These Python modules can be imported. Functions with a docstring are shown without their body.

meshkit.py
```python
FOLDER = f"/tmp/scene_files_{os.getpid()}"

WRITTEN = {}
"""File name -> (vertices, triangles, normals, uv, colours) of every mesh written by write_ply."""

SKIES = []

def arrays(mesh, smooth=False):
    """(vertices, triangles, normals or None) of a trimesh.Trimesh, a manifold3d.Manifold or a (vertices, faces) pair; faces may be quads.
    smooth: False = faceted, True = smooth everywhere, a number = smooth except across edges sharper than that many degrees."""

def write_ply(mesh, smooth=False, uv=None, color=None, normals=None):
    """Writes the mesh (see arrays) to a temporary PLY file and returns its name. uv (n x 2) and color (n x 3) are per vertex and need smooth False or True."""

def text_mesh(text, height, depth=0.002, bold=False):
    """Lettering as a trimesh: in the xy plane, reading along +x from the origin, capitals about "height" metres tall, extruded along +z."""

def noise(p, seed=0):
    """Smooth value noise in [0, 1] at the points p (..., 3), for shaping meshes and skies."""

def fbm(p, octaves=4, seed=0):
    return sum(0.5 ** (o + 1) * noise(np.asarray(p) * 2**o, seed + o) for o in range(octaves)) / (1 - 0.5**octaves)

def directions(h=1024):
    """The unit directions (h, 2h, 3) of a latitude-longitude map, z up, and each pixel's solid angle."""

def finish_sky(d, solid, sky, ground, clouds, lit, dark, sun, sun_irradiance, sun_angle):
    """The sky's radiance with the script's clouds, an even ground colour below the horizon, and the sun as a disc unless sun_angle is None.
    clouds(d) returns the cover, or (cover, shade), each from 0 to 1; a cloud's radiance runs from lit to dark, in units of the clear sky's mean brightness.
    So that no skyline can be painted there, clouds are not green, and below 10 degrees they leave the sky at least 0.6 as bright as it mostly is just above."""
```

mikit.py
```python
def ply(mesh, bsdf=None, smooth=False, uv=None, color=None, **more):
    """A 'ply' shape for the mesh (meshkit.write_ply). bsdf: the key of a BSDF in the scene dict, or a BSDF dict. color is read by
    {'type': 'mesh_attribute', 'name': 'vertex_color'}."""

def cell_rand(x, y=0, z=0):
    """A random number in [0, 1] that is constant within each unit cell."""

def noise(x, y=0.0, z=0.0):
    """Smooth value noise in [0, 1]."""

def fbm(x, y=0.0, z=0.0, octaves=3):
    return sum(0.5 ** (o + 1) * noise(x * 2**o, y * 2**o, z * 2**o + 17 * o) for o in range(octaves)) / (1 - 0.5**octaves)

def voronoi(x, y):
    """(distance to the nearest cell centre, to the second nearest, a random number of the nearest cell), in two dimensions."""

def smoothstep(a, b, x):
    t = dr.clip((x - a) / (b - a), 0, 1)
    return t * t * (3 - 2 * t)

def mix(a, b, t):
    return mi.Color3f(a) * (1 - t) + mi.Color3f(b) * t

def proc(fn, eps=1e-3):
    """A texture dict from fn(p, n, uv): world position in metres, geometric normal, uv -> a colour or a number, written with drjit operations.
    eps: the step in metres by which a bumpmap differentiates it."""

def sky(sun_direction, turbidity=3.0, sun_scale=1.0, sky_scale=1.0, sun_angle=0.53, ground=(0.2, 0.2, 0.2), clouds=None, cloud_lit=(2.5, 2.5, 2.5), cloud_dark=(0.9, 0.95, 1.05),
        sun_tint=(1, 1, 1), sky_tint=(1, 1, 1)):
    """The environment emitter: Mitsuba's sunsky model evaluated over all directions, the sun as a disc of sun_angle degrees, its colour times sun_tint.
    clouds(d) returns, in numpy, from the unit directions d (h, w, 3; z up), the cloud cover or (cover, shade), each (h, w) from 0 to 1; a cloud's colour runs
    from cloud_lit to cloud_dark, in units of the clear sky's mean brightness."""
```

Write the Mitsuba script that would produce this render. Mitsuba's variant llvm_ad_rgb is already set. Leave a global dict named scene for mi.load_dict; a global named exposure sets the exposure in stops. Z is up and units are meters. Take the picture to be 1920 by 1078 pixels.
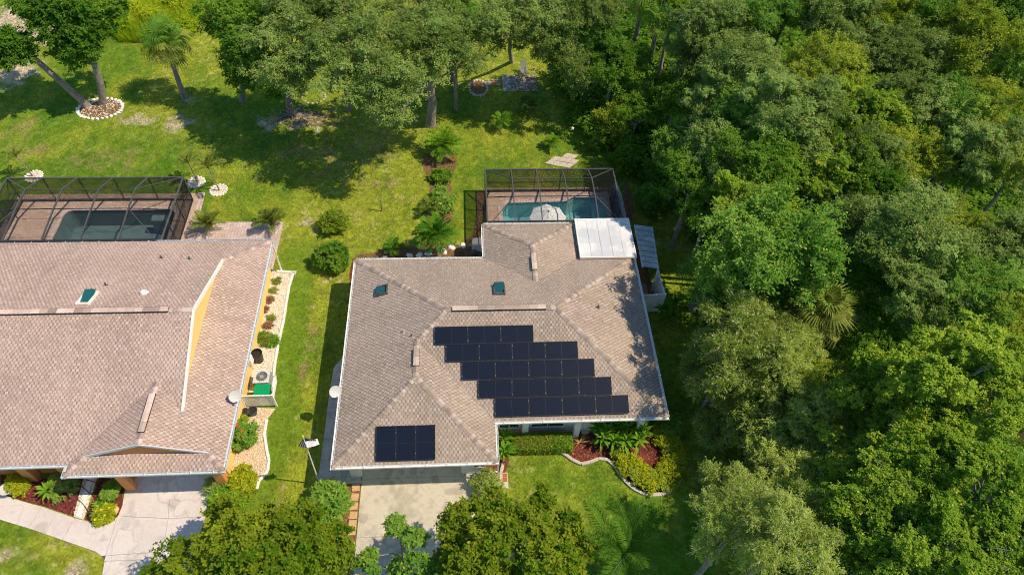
import math, random
import numpy as np, trimesh, shapely
import shapely.geometry as sg
import shapely.ops as so
import drjit as dr
import mitsuba as mi
import mikit, meshkit
from mikit import proc, noise, fbm, voronoi, cell_rand, smoothstep, mix

# ---------------------------------------------------------------- camera, sky, exposure
T = mi.ScalarTransform4f
CAM_R = np.array([0.99783029, -0.05236916, 0.03990227])
CAM_U = np.array([0.01626597, 0.78336255, 0.62135219])
CAM_F = np.array([0.06379763, 0.61935498, -0.78251471])
CAM_POS = [0.0, 0.0, 34.6]
scene = {
    'type': 'scene',
    'camera': {'type': 'perspective', 'fov': 2 * math.degrees(math.atan(960 / 1313.98)), 'fov_axis': 'x',
               'near_clip': 0.5, 'far_clip': 3000.0,
               'to_world': T().look_at(origin=CAM_POS, target=(np.array(CAM_POS) + 10 * CAM_F).tolist(), up=CAM_U.tolist())},
    'sky': mikit.sky((1.72, -0.23, 2.55), turbidity=3, sky_scale=1.4, sun_tint=(1.0, 0.985, 0.945), ground=(0.12, 0.15, 0.05)),
}
exposure = 1.65
labels = {}
RNG = np.random.default_rng(7)

# ---------------------------------------------------------------- naming helpers
def numbered(name):
    if name not in USED:
        USED.add(name)
        return name
    k = 1
    while f'{name}_{k:03d}' in USED:
        k += 1
    USED.add(f'{name}_{k:03d}')
    return f'{name}_{k:03d}'
USED = set()
def tag(key, label=None, cat=None, group=None, kind=None):
    d = labels.setdefault(key, {})
    for k, v in (('label', label), ('category', cat), ('group', group), ('kind', kind)):
        if v: d[k] = v
    return key
def thing(name, label, cat, group=None):
    return tag(numbered(name), label, cat, group)
def shape(mesh, bsdf, smooth=False, **kw):
    return mikit.ply(mesh, bsdf, smooth, **kw)
def put(name, mesh, bsdf, parent=None, smooth=False, kind=None, label=None, **kw):
    key = numbered((parent + '__' if parent else '') + name)
    scene[key] = mesh if isinstance(mesh, dict) else shape(mesh, bsdf, smooth, **kw)
    if kind or label: tag(key, label, None, None, kind)
    return key
def struct(name, mesh, bsdf, label, **kw):
    k = put(name, mesh, bsdf, **kw)
    return tag(k, label, None, None, 'structure')
def moved(d, x=0, y=0, z=0, rz=0, s=1):
    return {**d, 'to_world': T().translate([x, y, z]).rotate([0, 0, 1], rz).scale(s)}

# ---------------------------------------------------------------- mesh helpers
cat = trimesh.util.concatenate
def tm(v, f):
    f = np.asarray(f)
    if f.ndim == 2 and f.shape[1] == 4: f = np.vstack([f[:, [0, 1, 2]], f[:, [0, 2, 3]]])
    return trimesh.Trimesh(np.asarray(v, float), f, process=False)
def box(x0, x1, y0, y1, z0, z1):
    b = trimesh.creation.box((x1 - x0, y1 - y0, z1 - z0))
    b.apply_translation(((x0 + x1) / 2, (y0 + y1) / 2, (z0 + z1) / 2))
    return b
def rbox(x0, x1, y0, y1, z0, z1, c=0.01):
    """box with chamfered edges"""
    pts = []
    for a, b_, d in ((c, 0, c), (0, c, c), (c, c, 0)):
        for sx in (0, 1):
            for sy in (0, 1):
                for sz in (0, 1):
                    pts.append((x0 + a if sx == 0 else x1 - a, y0 + b_ if sy == 0 else y1 - b_, z0 + d if sz == 0 else z1 - d))
    return trimesh.convex.convex_hull(np.array(pts))
def prism(poly, z0, z1):
    ms = []
    for g in (poly.geoms if hasattr(poly, 'geoms') else [poly]):
        if g.is_empty or g.area < 1e-5 or g.geom_type != 'Polygon': continue
        m = trimesh.creation.extrude_polygon(g, z1 - z0, engine='earcut')
        m.apply_translation((0, 0, z0)); ms.append(m)
    return cat(ms)
def sheet(poly, z):
    ms = []
    for g in (poly.geoms if hasattr(poly, 'geoms') else [poly]):
        if g.is_empty or g.geom_type != 'Polygon': continue
        v, f = trimesh.creation.triangulate_polygon(g, engine='earcut')
        m = tm(np.c_[v, np.full(len(v), z)], f)
        if m.face_normals[:, 2].mean() < 0: m.invert()
        ms.append(m)
    return cat(ms)
def tube(pts, radii, sides=8, cap=True):
    p = np.asarray(pts, float); n = len(p)
    radii = np.broadcast_to(radii, (n,))
    t = np.gradient(p, axis=0); t /= np.linalg.norm(t, axis=1, keepdims=True) + 1e-12
    a = np.cross(t, [0, 0, 1.0]) if abs(t[0, 2]) < 0.9 else np.cross(t, [0, 1.0, 0])
    a /= np.linalg.norm(a, axis=1, keepdims=True) + 1e-12
    b = np.cross(t, a)
    ang = np.arange(sides) * 2 * np.pi / sides
    v = (p[:, None] + radii[:, None, None] * (np.cos(ang)[None, :, None] * a[:, None] + np.sin(ang)[None, :, None] * b[:, None])).reshape(-1, 3)
    i, j = np.meshgrid(np.arange(n - 1), np.arange(sides), indexing='ij')
    q = np.stack([i * sides + j, i * sides + (j + 1) % sides, (i + 1) * sides + (j + 1) % sides, (i + 1) * sides + j], -1).reshape(-1, 4)
    f = np.vstack([q[:, [0, 1, 2]], q[:, [0, 2, 3]]])
    if cap:
        v = np.vstack([v, p[:1], p[-1:]]); c0, c1 = len(v) - 2, len(v) - 1
        k = np.arange(sides); k2 = (k + 1) % sides
        f = np.vstack([f, np.stack([k2, k, np.full(sides, c0)], 1), np.stack([(n - 1) * sides + k, (n - 1) * sides + k2, np.full(sides, c1)], 1)])
    return tm(v, f)
def bar(p0, p1, w, h=None):
    """rectangular bar of width w and height h between two points"""
    p0, p1 = np.asarray(p0, float), np.asarray(p1, float); h = h or w
    t = (p1 - p0) / np.linalg.norm(p1 - p0)
    a = np.cross(t, [0, 0, 1.0]) if abs(t[2]) < 0.95 else np.array([1.0, 0, 0])
    a /= np.linalg.norm(a); b = np.cross(a, t)
    v = [p + sx * a * w / 2 + sy * b * h / 2 for p in (p0, p1) for sx, sy in ((-1, -1), (1, -1), (1, 1), (-1, 1))]
    m = tm(v, [[0, 1, 2, 3], [4, 7, 6, 5], [0, 4, 5, 1], [1, 5, 6, 2], [2, 6, 7, 3], [3, 7, 4, 0]])
    m.fix_normals()
    return m
def lathe(profile, n=24):
    m = trimesh.creation.revolve(np.asarray(profile, float), sections=n)
    trimesh.repair.fix_normals(m)
    if m.volume < 0: m.invert()
    return m
def smooth_poly(pts, n=4, closed=True):
    """Catmull-Rom through the points"""
    p = np.asarray(pts, float); m = len(p); out = []
    for i in range(m if closed else m - 1):
        g = (lambda k: p[k % m]) if closed else (lambda k: p[min(max(k, 0), m - 1)])
        a, b_, c, d = g(i - 1), g(i), g(i + 1), g(i + 2)
        for t in np.arange(n) / n:
            out.append(0.5 * (2 * b_ + (c - a) * t + (2 * a - 5 * b_ + 4 * c - d) * t * t + (3 * b_ - a - 3 * c + d) * t ** 3))
    if not closed: out.append(p[-1])
    return np.array(out)
def scatter(poly, density, rng):
    """random points inside a polygon"""
    x0, y0, x1, y1 = poly.bounds
    n = int((x1 - x0) * (y1 - y0) * density)
    p = rng.random((n, 2)) * (x1 - x0, y1 - y0) + (x0, y0)
    return p[shapely.contains_xy(poly, p[:, 0], p[:, 1])]
def flakes(p, z, size, rng, flat=0.35):
    """random quads lying about: mulch chips, fallen leaves"""
    n = len(p); s = size * (0.5 + rng.random(n))
    a = rng.random(n) * 2 * np.pi
    ax = np.c_[np.cos(a), np.sin(a), rng.normal(0, flat, n)] * (s / 2)[:, None]
    ay = np.c_[-np.sin(a), np.cos(a), rng.normal(0, flat, n)] * (s / 2 * (0.3 + 0.3 * rng.random(n)))[:, None]
    c = np.c_[p, z + rng.random(n) * size * 0.4]
    v = np.stack([c - ax - ay, c + ax - ay, c + ax + ay, c - ax + ay], 1).reshape(-1, 3)
    q = np.arange(n)[:, None] * 4 + np.arange(4)
    uv = np.repeat(np.c_[rng.random(n), rng.random(n)], 4, 0)
    return tm(v, q), uv
PEB = trimesh.creation.icosahedron()
def pebbles(p, z, size, rng, lump=0.5):
    n = len(p); V = np.array(PEB.vertices); F = np.array(PEB.faces)
    s = size * (0.5 + rng.random((n, 3))) * [1, 0.85, lump] / 2
    a = rng.random(n) * 2 * np.pi; c, si = np.cos(a), np.sin(a)
    v = V[None] * s[:, None] * (1 + 0.25 * (rng.random((n, len(V), 1)) - 0.5))
    v = np.stack([v[..., 0] * c[:, None] - v[..., 1] * si[:, None], v[..., 0] * si[:, None] + v[..., 1] * c[:, None], v[..., 2]], -1)
    v += np.c_[p, z + s[:, 2] * 0.5][:, None]
    f = F[None] + (np.arange(n) * len(V))[:, None, None]
    return tm(v.reshape(-1, 3), f.reshape(-1, 3)), np.repeat(np.c_[rng.random(n), rng.random(n)], len(V), 0)
def poly(pts): return sg.Polygon(pts).buffer(0)

# ---------------------------------------------------------------- materials
def plain(name, rgb, rough=0.6, metallic=0.0, spec=0.5, two=False):
    b = {'type': 'principled', 'base_color': {'type': 'rgb', 'value': list(rgb)}, 'roughness': rough, 'metallic': metallic, 'specular': spec}
    scene[name] = {'type': 'twosided', 'b': b} if two else b
def textured(name, fn, rough=0.8, bump=None, bump_scale=0.01, spec=0.3, two=False, eps=1e-3):
    b = {'type': 'principled', 'base_color': proc(fn), 'roughness': rough, 'specular': spec}
    if bump: b = {'type': 'bumpmap', 'tex': proc(bump, eps), 'scale': bump_scale, 'b': b}
    scene[name] = {'type': 'twosided', 'b': b} if two else b

PATCHES = [  # sandy / bare spots of the lawn: x, y, radius x, radius y, strength
    (*(-38.06, 56.19), 4.2, 5.0, 1.0), (*(-35.86, 49.74), 1.8, 1.6, .9), (*(-21.65, 43.61), 1.3, 1.0, .8), (*(-24.42, 44.06), 1.6, .9, .55),
    (*(-12.03, 43.98), 2.2, .9, .95), (*(-14.77, 43.6), 1.3, .8, .9), (*(-21.5, 46.34), .9, .5, .8), (*(9.85, 44.67), 1.0, .7, .8), (*(-8.98, 39.46), 2.6, 2.2, .32),
    (*(-6.76, 40.62), 2.6, 2.0, .35), (*(-12.15, 40.35), 1.8, 1.4, .35), (*(-6.87, 36.92), 1.6, 1.0, .42), (*(-25.68, 39.57), 2.6, 1.2, .35), (*(-30.93, 40.47), 1.5, .8, .4), (*(-33.32, 53.08), 2.5, 1.2, .5),
    (*(-10.54, 33.08), .9, .5, .6), (*(-21.84, 11.78), .6, .35, .8), (*(-18.61, 10.97), .6, .5, .7), (*(-32.45, 43.14), 1.5, 1.2, .35), (*(-9.07, 24.36), .35, 1.6, .5), (*(-9.42, 21.78), .25, 1.5, .5), (*(-9.46, 14.38), .3, 1.0, .5), (*(4.91, 37.64), 1.3, .8, .25),
]
def lawn_fn(p, n, uv):
    x, y = p.x, p.y
    big = fbm(x * .13, y * .13, 3.0)
    mid = fbm(x * .55 + 7, y * .55, 1.0)
    fine = noise(x * 4.3, y * 4.3) * .25 + noise(x * 10, y * 10) * .45 + noise(x * 23, y * 23) * .3
    stripes = noise(x * 1.7 + y * .2, y * .11, 9.0)
    tone = big * .5 + mid * .35 + stripes * .15
    a = mix((.085, .185, .012), (.245, .290, .026), smoothstep(.30, .66, tone))
    mott = fbm(x * 1.9, y * 2.3, 4.0, 3)
    a = mix(a, (.38, .36, .13), smoothstep(.54, .78, mott * .75 + fine * .25) * (.15 + .6 * smoothstep(.45, .7, big)))
    a = a * (.72 + .5 * fbm(x * 3.1, y * 3.1, 8.0, 2))
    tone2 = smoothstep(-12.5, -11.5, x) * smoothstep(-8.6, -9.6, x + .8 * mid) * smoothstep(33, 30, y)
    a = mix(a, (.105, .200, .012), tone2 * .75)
    dirt, thin = mi.Float(0), mi.Float(0)
    w = fbm(x * 1.3, y * 1.3, 5.0) - .5
    for (cx, cy, rx, ry, s) in PATCHES:
        d = dr.sqrt(dr.square((x - cx) / rx) + dr.square((y - cy) / ry))
        f = smoothstep(1.25, .2, d + w * 1.9)
        if s > .5: dirt = dr.maximum(dirt, s * f)
        else: thin = dr.maximum(thin, s * 1.6 * f)
    a = mix(a, mix((.20, .155, .06), (.33, .26, .12), fine), dr.clip(thin, 0, .8) * smoothstep(.3, .6, mott))
    a = mix(a, mix((.38, .30, .21), (.60, .50, .40), fine), dr.clip(dirt * (.5 + mott), 0, 1))
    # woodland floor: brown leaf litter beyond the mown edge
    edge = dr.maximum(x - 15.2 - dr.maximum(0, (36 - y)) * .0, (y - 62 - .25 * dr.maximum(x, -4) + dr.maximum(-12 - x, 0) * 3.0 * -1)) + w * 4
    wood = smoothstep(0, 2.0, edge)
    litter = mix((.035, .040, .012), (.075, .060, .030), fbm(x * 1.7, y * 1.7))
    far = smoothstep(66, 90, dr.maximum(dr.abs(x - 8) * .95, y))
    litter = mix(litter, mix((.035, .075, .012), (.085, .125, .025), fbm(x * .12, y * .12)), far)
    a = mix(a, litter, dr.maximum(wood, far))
    return a * (.52 + .96 * fine)
def lawn_bump(p, n, uv):
    return noise(p.x * 14, p.y * 14) * .6 + noise(p.x * 31, p.y * 31) * .4
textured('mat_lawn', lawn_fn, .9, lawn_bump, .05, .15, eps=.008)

def concrete(base, stain, amount):
    def fn(p, n, uv):
        s = fbm(p.x * .9, p.y * .6, 2.0) * .6 + fbm(p.x * 4, p.y * 4, 1.0) * .4
        c = mix(base, stain, smoothstep(.38, .72, s) * amount)
        spot = smoothstep(.66, .78, fbm(p.x * 1.7 + 3, p.y * 1.7, 6.0, 2)) * .35
        crack = smoothstep(.010, .002, dr.abs(fbm(p.x * .33 + 11, p.y * .33, 2.5, 4) - .56)) * .14
        return c * (.93 + .14 * noise(p.x * 28, p.y * 28)) * (1 - spot * amount) * (1 - crack)
    return fn
textured('mat_drive', concrete((.56, .52, .42), (.34, .31, .25), .7), .85)
textured('mat_pale_drive', concrete((.64, .59, .57), (.54, .49, .47), .5), .85)
textured('mat_slab', concrete((.52, .49, .44), (.36, .34, .30), .6), .85)
def paver_fn(p, n, uv):
    u, v = p.x / .2, p.y / .1
    row = dr.floor(v); u2 = u + .5 * (row - 2 * dr.floor(row / 2))
    fu, fv = u2 - dr.floor(u2), v - row
    joint = smoothstep(.0, .09, dr.minimum(dr.minimum(fu, 1 - fu) * 2, dr.minimum(fv, 1 - fv)))
    c = mix((.42, .30, .235), (.53, .40, .325), cell_rand(dr.floor(u2), row))
    c = c * (.85 + .3 * fbm(p.x * 1.1, p.y * 1.1))
    return mix((.20, .15, .12), c, joint)
textured('mat_deck', paver_fn, .8)
def pale_paver_fn(p, n, uv):
    u, v = p.x / .2, p.y / .2
    fu, fv = u - dr.floor(u), v - dr.floor(v)
    joint = smoothstep(.0, .12, dr.minimum(dr.minimum(fu, 1 - fu), dr.minimum(fv, 1 - fv)))
    c = mix((.50, .38, .35), (.62, .52, .49), cell_rand(dr.floor(u), dr.floor(v)))
    return mix((.34, .27, .25), c, joint) * (.9 + .2 * fbm(p.x * 2, p.y * 2))
textured('mat_pale_paver', pale_paver_fn, .8)
def bark_fn(p, n, uv):
    return mix((.12, .105, .09), (.40, .36, .32), fbm(p.x * 5 + p.z * 1.0, p.y * 5, p.z * 2.2))
textured('mat_bark', bark_fn, .9, lambda p, n, uv: fbm(p.x * 9, p.y * 9, p.z * 4), .04, .2, eps=.01)
plain('mat_twig', (.34, .31, .27), .8)
def chip(a, b, c):
    return lambda p, n, uv: mix(mix(a, b, uv.x), c, smoothstep(.8, .95, uv.y))
textured('mat_red_chip', chip((.10, .022, .014), (.27, .075, .05), (.36, .17, .12)), .9, two=True)
textured('mat_dark_chip', chip((.11, .016, .018), (.22, .05, .045), (.30, .12, .10)), .9, two=True)
textured('mat_brown_chip', chip((.12, .065, .03), (.32, .19, .095), (.42, .30, .18)), .9, two=True)
textured('mat_litter_chip', chip((.14, .10, .055), (.36, .28, .16), (.52, .45, .30)), .9, two=True)
textured('mat_white_stone', chip((.58, .53, .45), (.84, .78, .68), (.46, .34, .22)), .85)
textured('mat_tan_stone', chip((.50, .37, .24), (.74, .61, .46), (.76, .70, .60)), .85)
def soil(a, b):
    return lambda p, n, uv: mix(a, b, fbm(p.x * 6, p.y * 6, 1.0))
textured('mat_red_mulch', soil((.09, .022, .015), (.22, .065, .045)), .95)
textured('mat_dark_mulch', soil((.085, .016, .017), (.18, .045, .04)), .95)
textured('mat_brown_mulch', soil((.11, .06, .025), (.26, .15, .07)), .95)
textured('mat_pale_gravel', soil((.52, .46, .38), (.76, .68, .56)), .95)
textured('mat_tan_gravel', soil((.52, .39, .26), (.72, .60, .45)), .95)
plain('mat_white', (.80, .79, .76), .5)
plain('mat_wall', (.60, .60, .54), .75)
plain('mat_trim', (.78, .77, .73), .45)
plain('mat_gutter', (.74, .75, .74), .35)
plain('mat_gutter_grey', (.55, .60, .64), .35)
plain('mat_yellow_wall', (.78, .55, .20), .8)
plain('mat_orange_wall', (.62, .26, .085), .8)
plain('mat_bronze', (.035, .035, .036), .35, 0.2)
plain('mat_light_bronze', (.11, .115, .12), .38, 0.3)
plain('mat_black', (.018, .018, .02), .45)
plain('mat_grey_plastic', (.28, .29, .30), .5)
plain('mat_dark_grey', (.09, .09, .095), .5)
plain('mat_steel', (.62, .64, .66), .35, .6)
plain('mat_aluminium', (.55, .57, .59), .4, .7)
plain('mat_green_lid', (.0, .30, .11), .4)
plain('mat_terracotta', (.55, .25, .11), .8)
plain('mat_brick_red', (.38, .115, .055), .85)
plain('mat_orange_paver', (.56, .36, .19), .85)
plain('mat_glass_dark', (.012, .075, .10), .08, 0, .8)
plain('mat_glass_teal', (.01, .11, .115), .08, 0, .8)
plain('mat_dish', (.56, .58, .58), .4)
plain('mat_flag_blue', (.03, .045, .22), .8, two=True)
plain('mat_flag_red', (.42, .03, .045), .8, two=True)
plain('mat_flag_white', (.75, .76, .80), .8, two=True)
plain('mat_red_flower', (.62, .03, .03), .6, two=True)
plain('mat_wood', (.22, .12, .065), .7)
plain('mat_chest', (.27, .18, .13), .6)
plain('mat_yellow', (.55, .58, .02), .5)
plain('mat_navy', (.035, .055, .10), .4)
plain('mat_stone', (.50, .45, .38), .85)
plain('mat_boulder', (.72, .46, .22), .85)
plain('mat_dead_frond', (.52, .36, .13), .8, two=True)
plain('mat_shingle_base', (.16, .12, .10), .9)
scene['mat_shingle'] = {'type': 'diffuse', 'reflectance': {'type': 'mesh_attribute', 'name': 'vertex_color'}}
scene['mat_screen_roof'] = {'type': 'mask', 'opacity': 0.20, 'b': {'type': 'twosided', 'b': {'type': 'diffuse', 'reflectance': {'type': 'rgb', 'value': [.03, .031, .033]}}}}
scene['mat_screen'] = {'type': 'mask', 'opacity': 0.60, 'b': {'type': 'twosided', 'b': {'type': 'diffuse', 'reflectance': {'type': 'rgb', 'value': [.018, .019, .02]}}}}
scene['mat_water'] = {'type': 'thindielectric', 'int_ior': 1.33}
def pool_fn(a, b):
    return lambda p, n, uv: mix(a, b, smoothstep(.35, .65, fbm(p.x * 1.2 + .5 * noise(p.y * 3), p.y * 2.0, p.z)))
textured('mat_pool', pool_fn((.13, .39, .43), (.19, .50, .54)), .6)
textured('mat_pool_dull', pool_fn((.085, .150, .165), (.10, .175, .19)), .6)
def cell_fn(p, n, uv):
    g = dr.maximum(smoothstep(.46, .5, dr.abs(uv.x * 20 - dr.floor(uv.x * 20) - .5)), smoothstep(.46, .5, dr.abs(uv.y * 12 - dr.floor(uv.y * 12) - .5)))
    return mix((.007, .011, .024), (.013, .018, .032), g)
scene['mat_cells'] = {'type': 'principled', 'base_color': proc(cell_fn), 'roughness': .22, 'specular': .45}
plain('mat_cell_line', (.022, .028, .042), .4)
def metal_roof_fn(p, n, uv):
    s = fbm(p.x * 1.1, p.y * 1.5, 4.0)
    return mix((.70, .73, .76), (.50, .54, .60), smoothstep(.4, .7, s) * .7)
textured('mat_patio_roof', metal_roof_fn, .35, spec=.5)
def poly_roof_fn(p, n, uv):
    s = fbm(p.x * 2.0, p.y * 2.6, 4.0)
    return mix((.40, .48, .53), (.62, .68, .71), smoothstep(.4, .75, s))
textured('mat_shelter_roof', poly_roof_fn, .3, spec=.6)

LEAF = {}
def leaf_mat(name, dark, light, odd, odd_at=.93, freq=.22, trans=.9, rough=.45):
    def fn(p, n, uv):
        k = fbm(p.x * freq, p.y * freq, p.z * freq * .6, 2)
        c = mix(dark, light, dr.clip(smoothstep(.25, .75, k) * .6 + uv.x * .5 - .05 + (uv.y - .5) * .6, 0, 1))
        return mix(c, odd, smoothstep(odd_at, odd_at + .02, uv.x))
    scene[name] = {'type': 'principledthin', 'base_color': proc(fn), 'roughness': rough, 'diff_trans': trans, 'spec_trans': 0.0, 'eta': 1.4}
leaf_mat('mat_leaf_oak', (0.141, 0.241, 0.044), (0.416, 0.578, 0.156), (0.660, 0.554, 0.264), .95)          # olive oak
leaf_mat('mat_leaf_dark', (0.076, 0.216, 0.021), (0.241, 0.420, 0.045), (0.396, 0.475, 0.106), .96)         # deep green
leaf_mat('mat_leaf_bright', (0.144, 0.303, 0.023), (0.430, 0.584, 0.070), (0.750, 0.739, 0.106), .95)       # bright maple
leaf_mat('mat_leaf_willow', (0.209, 0.312, 0.041), (0.535, 0.664, 0.140), (0.750, 0.750, 0.502), .90)       # grey-green
leaf_mat('mat_leaf_yellow', (0.190, 0.302, 0.029), (0.454, 0.558, 0.069), (0.750, 0.660, 0.066), .94)       # yellow-green
leaf_mat('mat_leaf_front', (0.097, 0.217, 0.013), (0.340, 0.414, 0.034), (.50, .40, .06), .985)       # street trees
leaf_mat('mat_leaf_mid', (0.110, 0.286, 0.031), (0.329, 0.533, 0.091), (0.554, 0.607, 0.145), .95)
leaf_mat('mat_leaf_palm', (0.092, 0.264, 0.024), (0.304, 0.515, 0.042), (0.660, 0.607, 0.106), .95, trans=.6)
leaf_mat('mat_leaf_sabal', (0.161, 0.237, 0.038), (0.428, 0.473, 0.104), (0.609, 0.525, 0.147), .93, trans=.6)
leaf_mat('mat_leaf_queen', (0.078, 0.202, 0.024), (0.246, 0.471, 0.050), (0.330, 0.317, 0.066), .95, trans=.6)
leaf_mat('mat_leaf_croton', (0.300, 0.378, 0.023), (0.630, 0.672, 0.038), (0.147, 0.231, 0.016), .85)
leaf_mat('mat_grass_blade', (.10, .20, .014), (.30, .36, .04), (.42, .38, .14), .90)
leaf_mat('mat_leaf_tall_grass', (0.266, 0.428, 0.013), (0.555, 0.655, 0.042), (0.588, 0.567, 0.063), .93)

# ---------------------------------------------------------------- ground, pools cut out of it
POOL_A = poly([(2.47, 31.0), (2.47, 34.35), (2.97, 34.85), (7.1, 34.95), (7.6, 35.35), (9.4, 35.34), (9.75, 34.6), (9.75, 31.0)])
POOL_B = poly([(-26.6, 30.4), (-19.4, 30.4), (-19.4, 34.5), (-26.6, 34.5)]).buffer(-.5).buffer(.5)
GROUND = poly([(-900, -600), (900, -600), (900, 1500), (-900, 1500)]).difference(POOL_A.union(POOL_B))
def tiled(P, x0, x1, y0, y1, st):
    out = [sheet(P.difference(sg.box(x0, y0, x1, y1)), 0.0)]; V, F = [], []
    for x in np.arange(x0, x1, st):
        for y in np.arange(y0, y1, st):
            c = sg.box(x, y, x + st, y + st)
            if P.contains(c):
                V += [(x, y, 0), (x + st, y, 0), (x + st, y + st, 0), (x, y + st, 0)]; F.append([len(V) - 4, len(V) - 3, len(V) - 2, len(V) - 1])
            else: out.append(sheet(P.intersection(c), 0.0))
    return cat(out + [tm(np.array(V, float), F)])
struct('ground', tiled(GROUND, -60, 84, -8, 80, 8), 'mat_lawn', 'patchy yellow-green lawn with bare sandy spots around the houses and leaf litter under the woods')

def slabs(name, outline, cuts, z1, mat, label, z0=0.004, gap=.018, part='slab'):
    """concrete poured in slabs: a piece of the setting with a part for each slab between the joints"""
    key = tag(numbered(name), label, None, None, 'structure')
    pieces = outline
    for c in cuts: pieces = pieces.difference(sg.LineString(c).buffer(gap / 2))
    gs = [g for g in (pieces.geoms if hasattr(pieces, 'geoms') else [pieces]) if g.area > .02]
    scene[key] = shape(sheet(outline.buffer(-.005), z0), 'mat_dark_grey')
    for g in sorted(gs, key=lambda g: -g.area): put(part, prism(g, z0 + .001, z1), mat, key)
    return key

drive = poly([(-5.54, 15.68), (-.46, 15.68), (-.46, 15.08), (1.95, 15.08), (1.95, 14.2), (0.71, 14.58), (0.61, 13.73), (0.05, 11.09), (-.4, 7.5), (-5.55, 7.5), (-5.58, 11.31)])
slabs('driveway', drive, [[(-7, 11.98), (3, 12.05)], [(.35, 16), (.42, 7)], [(-6, 14.98), (2, 14.98)], [(-6, 9.0), (2, 9.0)]], .05, 'mat_drive', 'stained beige concrete driveway in front of the garage below the solar roof')
drive_b = poly([(-17.4, 16), (-12.85, 16), (-12.89, 14.69), (-13.24, 11.36), (-13.3, 8.5), (-19.4, 8.5), (-17.16, 10.72), (-17.23, 11.35), (-17.42, 11.58), (-17.78, 11.82), (-19.44, 12.41), (-21.13, 13.01), (-22.81, 13.55), (-26, 13.4), (-26, 15.0),
                (-23.36, 14.99), (-23.2, 14.85), (-22.87, 14.7), (-22.15, 14.45), (-20.93, 14.08), (-19.32, 13.49), (-18.75, 13.34), (-18.05, 13.1), (-17.51, 13.16), (-17.23, 13.49), (-17.18, 14.03), (-17.27, 14.8)])
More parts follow.
